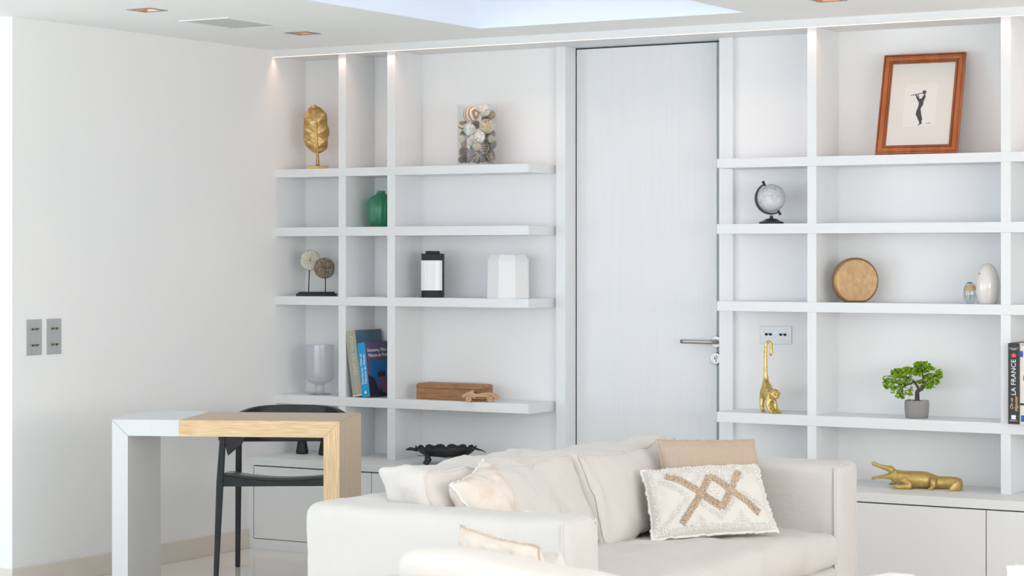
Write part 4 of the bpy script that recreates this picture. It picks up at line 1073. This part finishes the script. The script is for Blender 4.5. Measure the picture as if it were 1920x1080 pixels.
for lx, yy, in ((620, -.062), (1400, -.062)):
    s = 1 if lx < 1000 else -1
    bm = bmesh.new(); tube(bm, smooth_path([tp(lx + 20 * s, 300, 0, yy + .02)[:3], tp(lx + 5 * s, 380, 0, yy)[:3], tp(lx, 440, 0, yy - .006)[:3], tp(lx - 15 * s, 500, 0, yy - .012)[:3]], 4), [60 / k] * 4 + [56 / k] * 5 + [52 / k] * 4, 12)
    ball(bm, (tp(lx - 22 * s, 500, 0)[0], yy - .016, 52 / k), 52 / k, (1.2, 1.25, 1)); obj('leg', bm, 'black_iron', t, smooth=True)
for lx in (640, 1380):
    bm = bmesh.new(); tube(bm, [tp(lx, 330, 0, .055)[:3], (tp(lx, 0, 0)[0], .066, .012)], 44 / k, 12); ball(bm, (tp(lx, 0, 0)[0], .068, .011), .0115, (1.2, 1.3, .95)); obj('leg', bm, 'black_iron', t, smooth=True)
obj('brace_rod', tube(bmesh.new(), [tp(430, 398, 0, .03)[:3], tp(760, 410, 0, .03)[:3], tp(1060, 434, 0, .0)[:3], tp(1230, 405, 0, .03)[:3]], 7 / k, 8), 'black_iron', t, smooth=True)

# two black tapered holders
for px, lb in ((566.5, 'black tapered candle holder on the low cabinet, the one nearer the left wall'), (609, 'black tapered candle holder on the low cabinet, partly behind the oak desk leg')):
    p = onY(px, 8.54, ZT['T']); sc_ = scale_at(p)
    t = thing('candle_holder', lb, 'candle holder', p, 0, 'black tapered candle holders')
    r0 = 11.6 / sc_
    obj('tapered_body', lathe(bmesh.new(), [(0, 0), (r0 * .93, 0), (r0, .004), (r0, .012), (r0 * .70, .062), (r0 * .62, .10), (r0 * .62, .115), (0, .115)], 32), 'black_matte', t, smooth=True)
    obj('cup', lathe(bmesh.new(), [(0, .115), (r0 * .66, .115), (r0 * .72, .118), (r0 * .72, .125), (r0 * .5, .125), (r0 * .45, .119), (0, .119)], 32), 'black_matte', t, smooth=True)

# globe
p = onY(1446.3, 8.60, ZT['B']); sc_ = scale_at(p); k = 9.82 * sc_
t = thing('desk_globe', 'small grey and white desk globe in a dark tilted arc stand', 'globe', p, facing(p))
gc = lambda x, y: ((x - 455) / k, (972 - y) / k)
X, Z = gc(460, 494); RG = 258 / k; cG = Vector((X, 0, Z))
gl = obj('sphere', ball(bmesh.new(), (0, 0, 0), RG, u=48, v=32), 'globe_paper', t, smooth=True, loc=cG)
axis_tilt = math.atan2(.47, .90)
RGm = Matrix.Rotation(-axis_tilt, 3, 'Y') @ Matrix.Rotation(math.radians(-14), 3, 'X') @ Matrix.Rotation(math.radians(-90 - 16), 3, 'Z')
def ll(lat, lon, r=RG): a, b = math.radians(lat), math.radians(lon); return RGm @ (Vector((math.cos(a) * math.cos(b), math.cos(a) * math.sin(b), math.sin(a))) * r)
africa = [(35, -6), (37, 10), (33, 11), (30, 19), (32, 24), (31, 32), (27, 34), (20, 37), (12, 43), (11, 51), (3, 46), (-5, 39), (-15, 40), (-20, 35), (-26, 33), (-34, 26), (-34, 19), (-28, 16), (-17, 12), (-8, 13), (-1, 9), (4, 9), (6, 3), (5, -4), (4, -8), (9, -13), (15, -17), (21, -17), (28, -12), (35, -6)]
arabia = [(30, 34), (28, 35), (20, 40), (13, 43), (15, 52), (22, 59), (26, 56), (24, 51), (30, 48), (26, 56), (25, 62), (24, 67), (20, 72), (12, 75), (8, 77), (15, 80), (20, 86), (22, 91), (16, 95), (8, 98)]
europe = [(31, 34), (36, 36), (37, 28), (40, 26), (37, 22), (42, 19), (45, 13), (38, 16), (44, 9), (43, 3), (37, -1), (36, -6), (38, -9), (43, -9), (44, -1), (49, 0), (53, 6), (56, 10), (60, 20)]
samer = [(5, -52), (0, -50), (-5, -35), (-10, -36), (-20, -40), (-25, -48), (-35, -56), (-42, -64), (-53, -68)]
madag = [(-13, 49), (-25, 47), (-25, 44), (-16, 44), (-13, 49)]
antar = [(-70, lo) for lo in range(-60, 120, 12)]
bm = bmesh.new()
def coast(pts, r=.00055):
    out = []
    for a, b in zip(pts, pts[1:]):
        for q in range(4):
            s = q / 4; j = .7 * noise.noise(Vector((a[0] + s * 3, a[1] * .7, 1)))
            out.append(ll(a[0] * (1 - s) + b[0] * s + j, a[1] * (1 - s) + b[1] * s + j))
    out.append(ll(*pts[-1])); tube(bm, out, r, 5)
for cst in (africa, arabia, europe, samer, madag, antar): coast(cst)
for lat in (0,): tube(bm, [ll(lat, lo) for lo in range(-80, 110, 8)], .0003, 5)
for pl in ([(22, -16), (22, 24)], [(22, 24), (20, 37)], [(10, -13), (13, 20), (5, 35)], [(-5, 12), (-10, 25), (-8, 39)], [(-17, 12), (-20, 25), (-25, 32)], [(32, 11), (22, 14), (5, 16)], [(30, 25), (10, 24), (-10, 24), (-28, 20)]): coast(pl, .0003)
obj('coast_lines', bm, 'globe_line', gl, smooth=True)
bm = bmesh.new(); ax_ = (RGm @ Vector((0, 0, 1)));  axd = Vector((ax_.x, 0, ax_.z)).normalized(); per = Vector((axd.z, 0, -axd.x))
arcp = []; n = 30; RA = RG * 1.115
for i in range(n + 1):
    a = PI * i / n; arcp.append(cG + axd * math.cos(a) * RA * 1.0 - per * math.sin(a) * RA)
rg = []
for i, q in enumerate(arcp):
    d = (q - cG).normalized(); wd = .0055; th_ = .0032 + .0028 * math.sin(PI * i / n)
    rg.append([bm.verts.new(q + d * s1 * th_ + Vector((0, s2 * wd, 0))) for s1, s2 in ((-1, -1), (1, -1), (1, 1), (-1, 1))])
for a_, b_ in zip(rg, rg[1:]):
    for i in range(4): bm.faces.new((a_[i], a_[(i + 1) % 4], b_[(i + 1) % 4], b_[i]))
bm.faces.new(rg[0][::-1]); bm.faces.new(rg[-1]); obj('meridian_arc', bm, 'globe_metal', t, bevel=.001)
for s in (1, -1):
    obj('axis_pin', tube(bmesh.new(), [cG + axd * s * RG * .98, cG + axd * s * RG * 1.20, cG + axd * s * RG * 1.21, cG + axd * s * RG * 1.36], [.005, .005, .0065, .006] if s > 0 else [.0055, .0055, .006, .0055], 14), 'globe_metal', t, smooth=False)
pr = [(0, 0), (.0505, 0), (.0515, .002), (.0515, .008), (.049, .009), (.036, .0135), (.022, .022), (.0085, .024), (.0075, .026), (.0075, gc(0, 815)[1]), (0, gc(0, 815)[1])]
obj('stand_base', lathe(bmesh.new(), pr, 40), 'globe_metal', t, smooth=False, bevel=.0008)

# bronze disc vase
p = onY(1603, 8.61, ZT['C']); sc_ = scale_at(p)
t = thing('disc_vase', 'flat round hammered bronze disc ornament standing on edge', 'ornament', p, facing(p) + math.radians(17))
R = 43.6 / sc_; cut = -R * math.cos(math.asin(.40)); hz = -cut
def dpts(rr, z0=0): 
    a0 = math.asin(.40); A_ = [PI * 1.5 + a0 + (2 * PI - 2 * a0) * i / 72 for i in range(73)]
    return [(rr * math.cos(a), max(rr * math.sin(a), cut) + hz) for a in A_]
bm = bmesh.new(); rg = []
for y, rr in ((-.019, R * .96), (-.0225, R * .2), (-.0222, R * .5), (-.0208, R * .93), (-.0185, R * .975), (-.015, R), (.015, R), (.0205, R * .97)): rg.append((y, rr))
rg = [(-.0225, R * .04)] + [(-.0225 - .0004 * (i % 2), R * (.04 + .9 * i / 26)) for i in range(1, 26)] + [(-.0210, R * .945), (-.0185, R * .985), (-.015, R), (.015, R), (.019, R * .98), (.021, R * .5)]
rows = [[bm.verts.new((x, y, z)) for x, z in dpts(rr)] for y, rr in rg]
for n_, (a_, b_) in enumerate(zip(rows, rows[1:])):
    for i in range(73):
        f = bm.faces.new((a_[i], a_[(i + 1) % 73], b_[(i + 1) % 73], b_[i])); f.material_index = 1 if n_ >= 26 else 0
bm.faces.new(rows[0]); bm.faces.new(rows[-1][::-1])
obj('disc_body', bm, ['bronze', 'bronze_edge'], t, smooth=False)
bm = bmesh.new(); tube(bm, [(-.0005, -.0222, hz), (-.0005, -.0228, hz)], [.003, .0015], 12); obj('centre_boss', bm, 'bronze_edge', t, smooth=True)
# eggs
p = onY(1818.5, 8.585, ZT['C']); sc_ = scale_at(p); h = 41.5 / sc_; r = 13 / sc_
def egg(r, h, z0=0.0, z1=1.0, base=.55, n=20, top=.56):
    out = []
    for i in range(n + 1):
        q = z0 + (z1 - z0) * math.sin(PI / 2 * i / n) ** .9; zz = q * h
        rr = r * math.sqrt(max(0, 1 - ((q - top * .8) / (1 - top * .8)) ** 2)) if q > top * .8 else r * (base + (1 - base) * math.sin(PI / 2 * (q / (top * .8)) ** .8))
        out.append((rr, zz))
    return out
t = thing('glass_egg', 'small clear glass egg with a gold band, beside the tall ivory egg', 'ornament', p)
obj('glass_shell', lathe(bmesh.new(), [(0, 0)] + egg(r, h), 36), 'egg_glass', t, smooth=True)
obj('gold_band', lathe(bmesh.new(), [(0, .60 * h)] + egg(r * .93, h * .98, .60, .84) + [(0, .84 * h)], 36), 'gold_sand', t, smooth=True)
obj('dark_top', lathe(bmesh.new(), [(0, .92 * h)] + egg(r * .90, h * .985, .92, .99) + [(0, .975 * h)], 30), 'smoke_grey', t, smooth=True)
rn = random.Random(3); bm = bmesh.new()
for i in range(12):
    a = rn.uniform(0, 2 * PI); rr = r * .72; tube(bm, [(rr * math.cos(a) * .8, rr * math.sin(a) * .8, rn.uniform(.01, .03)), (rr * math.cos(a), rr * math.sin(a), rn.uniform(.035, .052))], .0007, 5)
obj('bubble_streaks', bm, 'smoke_grey', t, smooth=True)
p = onY(1851.5, 8.592, ZT['C']); sc_ = scale_at(p); h = 76.5 / sc_; r = 22.6 / sc_
t = thing('ceramic_egg', 'tall glossy ivory ceramic egg-shaped bird against the shelf divider', 'ornament', p, facing(p))
obj('egg_body', lathe(bmesh.new(), [(0, 0), (r * .70, 0)] + egg(r, h, .01, 1, .74), 48), 'ceramic_ivory', t, smooth=True)
bm = bmesh.new(); a = math.radians(-140); q = .735
tube(bm, [(r * .80 * math.cos(a), r * .80 * math.sin(a), q * h), (r * .98 * math.cos(a), r * .98 * math.sin(a), q * h - .002)], [.0045, .0008], 10); obj('beak', bm, 'gold_bright', t, smooth=True)

# picture frame, leaning back
BLp = onY(1642, 8.555, ZT['A']); BRp = onY(1796.5, 8.575, ZT['A'])
wX = (BRp - BLp).length; hF = .432; lean = math.asin(.125 / hF)
t = thing('picture_frame', 'reddish wooden picture frame with a flute player silhouette, leaning on the shelf back', 'picture', BLp)
t.rotation_euler = (-lean, 0, math.atan2(BRp.y - BLp.y, BRp.x - BLp.x))
fwd = .040
def mitre(bm, prof, a, b, c_, d_):
    """one moulded frame side between two outer corners; prof: (inset, depth)"""
    A = [bm.verts.new((a[0] + (c_[0] - a[0]) * i, -dp, a[1] + (c_[1] - a[1]) * i)) for i, dp in prof]
    Z = [bm.verts.new((b[0] + (d_[0] - b[0]) * i, -dp, b[1] + (d_[1] - b[1]) * i)) for i, dp in prof]
    for i in range(len(prof)):
        j = (i + 1) % len(prof); bm.faces.new((A[i], A[j], Z[j], Z[i]))
    bm.faces.new(A); bm.faces.new(Z[::-1])
prf = [(0, .0), (0, .014), (.06, .017), (.14, .018), (.18, .015), (.30, .019), (.50, .020), (.66, .016), (.74, .011), (.78, .014), (.86, .014), (.90, .009), (1.0, .008), (1.0, 0)]
oc = [(0, 0), (wX, 0), (wX, hF), (0, hF)]; ic = [(fwd, fwd), (wX - fwd, fwd), (wX - fwd, hF - fwd), (fwd, hF - fwd)]
for nm, i in (('bottom_rail', 0), ('side_rail', 1), ('top_rail', 2), ('side_rail', 3)):
    bm = bmesh.new(); j = (i + 1) % 4; mitre(bm, prf, oc[i], oc[j], ic[i], ic[j]); obj(nm, bm, 'frame_wood', t)
for ins in (.165, .76, .885):
    bm = bmesh.new(); pts = [(oc[i][0] + (ic[i][0] - oc[i][0]) * ins, -(.0155 if ins < .5 else .0125), oc[i][1] + (ic[i][1] - oc[i][1]) * ins) for i in range(4)]
    for i in range(4): tube(bm, [pts[i], pts[(i + 1) % 4]], .0013, 6)
    obj('groove_line', bm, 'slot_dark', t)
obj('mount_board', B(fwd - .002, wX - fwd + .002, -.006, -.003, fwd - .002, hF - fwd + .002), 'paper', t)
def fp(x, y):                                                   # picture coordinates -> frame plane
    px, py = 1680 + x / 4.7, 70 + y / 4.7
    v = (287.5 - py) / (194 + 6 * (px - 1650) / 150); return ((px - 1642 - 13.5 * v) / 154 * wX, v * hF)
sx0, sy0 = fp(52, 772); sx1, sy1 = fp(375, 365)
obj('print_sheet', B(sx0, sx1 - .002, -.0066, -.006, sy0, sy1), 'sheet', t)
fig = [(232, 462), (229, 450), (234, 438), (247, 433), (259, 438), (263, 450), (258, 463), (250, 470), (258, 482), (256, 500), (247, 520), (238, 540), (238, 560), (232, 575), (220, 592), (214, 608), (219, 640), (226, 680), (232, 706), (224, 710), (226, 742), (210, 750), (195, 759), (192, 754), (206, 745), (202, 720), (194, 706), (184, 680), (172, 655), (178, 625), (188, 600), (197, 570), (198, 545), (188, 528), (176, 505), (172, 490), (166, 478), (168, 470), (178, 474), (188, 492), (205, 512), (222, 508), (234, 488), (243, 474), (236, 468)]
sil = obj('silhouette', poly_prism(bmesh.new(), [fp(*q) for q in fig], 'y', -.0072, -.0066), 'ink', t)
bm = poly_prism(bmesh.new(), [fp(*q) for q in ((124, 484), (126, 478), (185, 465), (234, 456), (234, 462), (186, 471))], 'y', -.0072, -.0066)
poly_prism(bm, [fp(*q) for q in ((186, 466), (193, 466), (202, 506), (194, 500))], 'y', -.0071, -.0066); obj('flute', bm, 'ink', t)
bm = poly_prism(bmesh.new(), [fp(*q) for q in ((262, 741), (262, 739), (300, 732), (302, 735), (290, 739))], 'y', -.0069, -.0066); obj('signature', bm, 'ink', t)
obj('back_board', B(.004, wX - .004, -.003, 0, .004, hF - .004), 'walnut', t)

# gold monkey
p = onY(1441.5, 8.585, ZT['D']); sc_ = scale_at(p); k = 7.2 * sc_
t = thing('monkey_figurine', 'gold monkey figurine on all fours with a long upright curled tail', 'figurine', p, facing(p))
q_ = lambda x, y, yy, r: ((x - 300) / k, yy, (1030 - y) / k, r / k * (1.12 if y < 560 else 1.38 if r < 50 else 1.22))
T_ = [q_(262, 600, .045, 30), q_(258, 520, .045, 26), q_(256, 400, .043, 24), q_(256, 280, .042, 22), q_(258, 180, .041, 22), q_(268, 100, .04, 21), q_(295, 68, .038, 21), q_(322, 95, .036, 20), q_(333, 150, .034, 20), q_(334, 210, .032, 21), q_(326, 258, .03, 21), q_(308, 250, .027, 16)]
chest = q_(325, 800, -.035, 58)
chains = [[q_(262, 690, .03, 74), q_(262, 640, .04, 56)] + T_[:1] + T_[1:],
          [q_(262, 690, .03, 74), q_(290, 740, .0, 66), chest, q_(350, 790, -.055, 50)],
          [q_(262, 690, .03, 74), q_(222, 770, .032, 42), q_(214, 850, .04, 32), q_(208, 930, .035, 25), q_(212, 985, .03, 24), q_(228, 1005, .014, 22)],
          [q_(262, 690, .03, 74), q_(285, 790, .045, 36), q_(300, 860, .055, 28), q_(322, 940, .05, 23), q_(345, 1000, .042, 22), q_(360, 1006, .03, 20)],
          [chest, q_(292, 850, -.045, 36), q_(288, 920, -.048, 29), q_(308, 975, -.055, 25), q_(335, 1012, -.062, 22), q_(362, 1018, -.074, 20)],
          [chest, q_(375, 860, -.03, 34), q_(380, 930, -.03, 28), q_(395, 980, -.036, 24), q_(420, 1008, -.045, 21), q_(440, 1012, -.058, 19)]]
bdy = skin('body', 'gold_bright', t, chains, 2)
bm = bmesh.new(); hc = Vector(q_(380, 772, -.078, 0)[:3]); rh = 71 / k
ball(bm, hc, rh, (1, 1, 1), 28, 20); obj('head', bm, 'gold_bright', bdy, smooth=True)
bm = bmesh.new(); fd = Vector((.30, -.92, -.12)).normalized(); sdv = Vector((.92, .30, 0)).normalized(); upv = Vector((0, 0, 1))
ball(bm, hc + fd * rh * .62 - upv * rh * .32, rh * .56, (1.05, 1, .82)); ball(bm, hc + fd * rh * 1.08 - upv * rh * .16, rh * .16, (1.3, 1, .9))
tube(bm, smooth_path([hc + fd * rh * .72 + upv * rh * .22 - sdv * rh * .62, hc + fd * rh * .97 + upv * rh * .30 - sdv * rh * .3, hc + fd * rh * .98 + upv * rh * .22, hc + fd * rh * .97 + upv * rh * .30 + sdv * rh * .3, hc + fd * rh * .72 + upv * rh * .22 + sdv * rh * .62], 4), rh * .13, 8)
tube(bm, [hc + fd * rh * 1.12 - upv * rh * .50 - sdv * rh * .25, hc + fd * rh * 1.17 - upv * rh * .46, hc + fd * rh * 1.12 - upv * rh * .50 + sdv * rh * .25], rh * .05, 6)
obj('face', bm, 'gold_bright', bdy, smooth=True)
bm = bmesh.new()
for s in (-1, 1): ball(bm, hc + fd * rh * .90 + upv * rh * .07 + sdv * s * rh * .30, rh * .12)
obj('eyes', bm, 'bronze_edge', bdy, smooth=True)
for s in (-1, 1):
    obj('ear', ball(bmesh.new(), hc + sdv * s * rh * .98 + upv * rh * .08 - fd * rh * .05, rh * .30, (.4, .8, 1), R=Matrix.Rotation(.3, 3, 'Z')), 'gold_bright', bdy, smooth=True)
for (x, y, yy) in ((228, 1005, .012), (360, 1006, .028), (362, 1014, -.076), (440, 1008, -.060)):
    bm = bmesh.new(); c0 = Vector(q_(x, y, yy, 0)[:3]); c0.z = 26 / k * .55
    ball(bm, c0, 27 / k, (1.05, 1.3, .55))
    for i in range(4):
        off = (i - 1.5) * 13 / k; tube(bm, smooth_path([c0 + Vector((off * .8, -.002, .002)), c0 + Vector((off * 1.1 + .001, -.0105, .0025)), c0 + Vector((off * 1.25 + .002, -.0165, -.0015))], 3), 7.5 / k, 7)
    obj('paw', bm, 'gold_bright', bdy, smooth=True)

# crocodile
p = onY(1719, 8.545, ZT['T']); sc_ = scale_at(p); k = 9.6 * sc_
t = thing('crocodile_figurine', 'gold crocodile figurine with gaping jaws lying on the low cabinet', 'figurine', p, facing(p))
q_ = lambda x, y, yy, r, r2=None: ((x - 950) / k, yy, (600 - y) / k, r / k, (r2 or r) / k)
bc = bmesh.new()
def loft(bm, st, segs=24, flat_bottom=True, zmin=0.0):
    rg = []
    for i, (x, y, yy, rz_, ry_) in enumerate(st):
        a_ = Vector(q_(*st[max(i - 1, 0)][:3], 1)[:3]); b_ = Vector(q_(*st[min(i + 1, len(st) - 1)][:3], 1)[:3]); tv = (b_ - a_).normalized()
        side = Vector((-tv.y, tv.x, 0)); side = side.normalized() if side.length > 1e-5 else Vector((0, 1, 0)); upv_ = side.cross(tv) * -1 if side.cross(tv).z < 0 else side.cross(tv)
        c0 = Vector(q_(x, y, yy, 1)[:3]); row = []
        for j in range(segs):
            a = 2 * PI * j / segs; v = c0 + side * math.cos(a) * ry_ / k + upv_ * math.sin(a) * rz_ / k; v.z = max(v.z, zmin); row.append(bm.verts.new(v))
        rg.append(row)
    for a_, b_ in zip(rg, rg[1:]):
        for j in range(segs): bm.faces.new((a_[j], a_[(j + 1) % segs], b_[(j + 1) % segs], b_[j]))
    bm.faces.new(rg[0]); bm.faces.new(rg[-1][::-1]); return bm
def dens(st, n=4):
    P_ = [Vector(s[:3]) for s in st]; out = []
    for i in range(len(st) - 1):
        for q in range(n):
            f = q / n; f2 = f * f * (3 - 2 * f); out.append(tuple(st[i][m] * (1 - f) + st[i + 1][m] * f if m < 3 else st[i][m] * (1 - f2) + st[i + 1][m] * f2 for m in range(5)))
    out.append(st[-1]); return out
body = [(470, 350, .0, 70, 60), (530, 365, .0, 108, 95), (600, 400, 0, 118, 120), (700, 430, 0, 135, 140), (830, 445, 0, 152, 168), (980, 445, 0, 155, 180), (1110, 452, 0, 150, 170), (1220, 475, 0, 132, 140), (1330, 495, 0, 112, 108), (1450, 505, -.004, 118, 90), (1560, 505, -.010, 118, 80), (1650, 500, -.022, 115, 62), (1710, 498, -.040, 112, 46), (1722, 500, -.060, 108, 38), (1690, 508, -.078, 98, 32), (1630, 522, -.088, 84, 26), (1560, 560, -.094, 46, 18), (1520, 580, -.096, 20, 10)]
bd = obj('body', loft(bmesh.new(), dens(body, 4)), 'gold_matte', t, smooth=True)
uj = [(520, 300, 0, 70, 88), (470, 262, 0, 60, 84), (420, 248, 0, 48, 66), (350, 232, 0, 38, 48), (280, 208, 0, 34, 38), (220, 185, 0, 32, 34), (180, 168, 0, 32, 38), (145, 158, 0, 20, 26)]
obj('upper_jaw', loft(bmesh.new(), dens(uj, 4)), 'gold_matte', bd, smooth=True)
lj = [(540, 400, 0, 80, 84), (480, 390, 0, 62, 74), (420, 396, 0, 46, 56), (350, 405, 0, 32, 42), (280, 415, 0, 25, 34), (220, 425, 0, 24, 32), (170, 438, 0, 25, 32), (142, 442, 0, 14, 22)]
obj('lower_jaw', loft(bmesh.new(), dens(lj, 4)), 'gold_matte', bd, smooth=True)
bm = bmesh.new()
for i in range(9):
    x = 170 + i * 32
    for sgn in (-1, 1):
        w2 = (30 + i * 3) / k * sgn
        a = Vector(q_(x, 200 + i * 9, 0, 1)[:3]) + Vector((0, w2, 0)); tube(bm, [a, a - Vector((0, 0, 17 / k))], [8 / k, 3 / k], 6)
        a = Vector(q_(x, 418 - i * 5, 0, 1)[:3]) + Vector((0, w2, 0)); tube(bm, [a, a + Vector((0, 0, 15 / k))], [8 / k, 3 / k], 6)
obj('teeth', bm, 'gold_matte', bd, smooth=True)
bm = bmesh.new()
for s in (-1, 1): ball(bm, Vector(q_(488, 215, 0, 1)[:3]) + Vector((0, s * 42 / k, 0)), 19 / k, (1.6, .8, .9))
obj('eye_ridges', bm, 'gold_matte', bd, smooth=True)
bm = bmesh.new()                                             # scutes along the back and tail
for (x0, y0, x1, y1, n, rows_) in ((600, 282, 830, 294, 9, (-.020, -.007, .007, .020)), (830, 294, 1110, 300, 12, (-.026, -.014, 0, .014, .026)), (1110, 300, 1330, 380, 10, (-.016, -.005, .005, .016)), (1330, 380, 1650, 384, 15, (-.006, .006)), (1650, 384, 1722, 388, 4, (-.030,))):
    for i in range(n):
        f = (i + .5) / n; x = x0 + (x1 - x0) * f; y = y0 + (y1 - y0) * f
        for yy in rows_:
            c0 = Vector(q_(x, y, yy - (.012 * max(0, (x - 1450) / 200) ** 2 if x > 1450 else 0), 1)[:3]); c0.z -= (abs(yy) / .03) ** 2 * .008
            tube(bm, [c0 - Vector((0, 0, .003)), c0 + Vector((.0006, 0, 7 / k))], [13 / k, 4 / k], 6)
obj('back_scutes', bm, 'gold_matte', bd, smooth=False)
def limb(name, pts, rad, toes=None):
    bm = bmesh.new(); P_ = smooth_path([q_(*a, 1)[:3] for a in pts], 4); n = len(P_) - 1; rr = []
    for i in range(n + 1):
        f = i / n * (len(rad) - 1); j = min(int(f), len(rad) - 2); rr.append((rad[j] * (1 - f + j) + rad[j + 1] * (f - j)) / k)
    tube(bm, P_, rr, 14)
    ball(bm, P_[0], rr[0], (1, 1, 1)); ball(bm, P_[-1], rr[-1], (1, 1, 1))
    if toes:
        for (x, y, yy) in toes: tube(bm, [P_[-1], Vector(q_(x, y, yy, 1)[:3])], [rad[-1] * .5 / k, rad[-1] * .28 / k], 8)
    for v in bm.verts: v.co.z = max(v.co.z, .0)
    return obj(name, bm, 'gold_matte', bd, smooth=True)
limb('front_leg', [(720, 450, -.026), (800, 500, -.042), (810, 545, -.050), (700, 556, -.052), (600, 568, -.052)], [70, 62, 54, 46, 30], [(515, 585, -.056), (530, 580, -.045), (525, 588, -.063)])
limb('front_leg', [(640, 470, .026), (600, 500, .042), (540, 535, .046), (490, 548, .046)], [60, 50, 36, 26], [(440, 552, .042), (450, 556, .052)])
limb('hind_leg', [(1260, 450, -.026), (1230, 430, -.040), (1240, 480, -.048), (1235, 530, -.050), (1215, 560, -.052)], [60, 56, 60, 50, 34], [(1140, 588, -.060), (1165, 592, -.066), (1200, 594, -.068), (1235, 592, -.066)])
limb('hind_leg', [(1280, 470, .026), (1320, 500, .042), (1280, 560, .050), (1230, 575, .052)], [60, 50, 38, 28], [(1180, 588, .050), (1190, 590, .060)])

# bonsai
p = onY(1719, 8.60, ZT['D']); sc_ = scale_at(p); k = 8.307 * sc_
t = thing('bonsai', 'small artificial bonsai with bright green leaves in a grey round pot', 'potted plant', p, facing(p))
bq = lambda x, y, yy=0.0: Vector(((x - 660) / k, yy, (1022 - y) / k))
r0 = 190 / k; hp_ = 272 / k
obj('pot', lathe(bmesh.new(), [(0, 0), (r0 * .86, 0), (r0 * .92, .003), (r0 * .98, hp_ * .35), (r0, hp_ * .8), (r0 * .975, hp_ * .985), (r0 * .95, hp_), (r0 * .91, hp_), (r0 * .91, hp_ - .008), (0, hp_ - .008)], 48), 'pot_grey', t, smooth=True)
bm = lathe(bmesh.new(), [(0, hp_ - .007), (r0 * .905, hp_ - .007), (r0 * .88, hp_ - .003), (r0 * .4, hp_ - .0005), (0, hp_)], 30)
for v in bm.verts: v.co.z += .0015 * noise.noise(v.co * 150)
rn = random.Random(5)
obj('soil', bm, 'soil', t, smooth=True)
bm = bmesh.new()
for i in range(26):
    a, rr = rn.uniform(0, 2 * PI), rn.uniform(0, r0 * .8); ball(bm, (rr * math.cos(a), rr * math.sin(a), hp_ - .001), rn.uniform(.0015, .003), (1.3, 1, .7), 8, 6)
obj('pebbles', bm, 'page_block', t, smooth=True)
bm = bmesh.new()
def br(pts, ra): 
    P_ = smooth_path([bq(*a) for a in pts], 4); n = len(P_) - 1; tube(bm, P_, [(ra[0] + (ra[1] - ra[0]) * i / n) / k for i in range(n + 1)], 9)
br([(665, 765, 0), (665, 690, 0), (668, 620, 0), (700, 590, .0), (755, 565, -.002)], (40, 26))
br([(700, 590, 0), (640, 490, 0), (600, 470, .002), (560, 510, .004)], (22, 12)); br([(755, 565, -.002), (765, 470, 0), (755, 380, 0), (745, 320, 0), (740, 250, 0)], (24, 9))
br([(640, 480, 0), (590, 430, -.004), (480, 380, -.006), (380, 330, -.006)], (16, 7)); br([(590, 480, 0), (450, 520, -.006), (300, 470, -.008), (190, 500, -.006)], (13, 5))
br([(760, 380, 0), (840, 335, -.004), (900, 340, -.004), (980, 380, -.002)], (12, 6)); br([(762, 480, 0), (850, 500, -.004), (900, 440, .0)], (12, 5)); br([(450, 520, -.006), (440, 620, -.008), (440, 700, -.008)], (9, 4))
br([(560, 760, .0), (540, 735, -.01), (510, 720, -.01)], (5, 3)); br([(545, 755, 0), (560, 725, -.01)], (4, 3)); br([(765, 430, 0), (740, 470, -.006), (690, 470, -.008)], (8, 4))
obj('trunk', bm, 'bark', t, smooth=True)
bm = bmesh.new()
blobs = [(400, 330, 150, 95, 62), (300, 400, 90, 110, 30), (480, 400, 120, 140, 62), (210, 510, 90, 80, 26), (175, 430, 45, 55, 8), (390, 520, 130, 90, 40), (430, 640, 95, 70, 26), (560, 590, 40, 60, 9), (560, 665, 35, 25, 5), (520, 280, 90, 55, 24), (290, 600, 30, 45, 6),
         (740, 195, 140, 55, 48), (720, 270, 150, 70, 46), (640, 310, 80, 60, 16), (700, 345, 45, 35, 8), (870, 250, 80, 60, 20), (1000, 340, 60, 90, 30), (920, 390, 110, 80, 34), (820, 400, 50, 40, 8), (960, 470, 50, 40, 8), (690, 470, 50, 28, 9), (760, 450, 60, 35, 10), (830, 530, 110, 50, 26), (740, 540, 40, 30, 7), (870, 460, 60, 50, 12), (360, 690, 35, 20, 4), (445, 715, 35, 18, 4)]
for cx_, cy_, rx_, ry_, n in blobs:
    for i in range(int(n * 1.7)):
        a, rr = rn.uniform(0, 2 * PI), math.sqrt(rn.random()); c0 = bq(cx_ + rx_ * .86 * rr * math.cos(a), cy_ + ry_ * .86 * rr * math.sin(a), rn.uniform(-1, 1) * .55 * min(rx_, 110) / k)
        s = rn.uniform(22, 33) / k; Rm = Matrix.Rotation(rn.uniform(-.7, .7), 3, 'Y') @ Matrix.Rotation(rn.uniform(-.9, .5), 3, 'X') @ Matrix.Rotation(rn.uniform(0, 6), 3, 'Z')
        ctr = bm.verts.new(c0 + Rm @ Vector((0, 0, -s * .35))); ctop = bm.verts.new(c0 + Rm @ Vector((0, 0, s * .12))); ring = []
        for j in range(10):
            b = 2 * PI * j / 10; q = s * (1.0 if j % 2 else .93); ring.append(bm.verts.new(c0 + Rm @ Vector((q * math.cos(b), q * math.sin(b), s * .18 * rn.random()))))
        for j in range(10): bm.faces.new((ctop, ring[j], ring[(j + 1) % 10])); bm.faces.new((ctr, ring[(j + 1) % 10], ring[j]))
obj('foliage', bm, 'leaf_green', t, smooth=False)
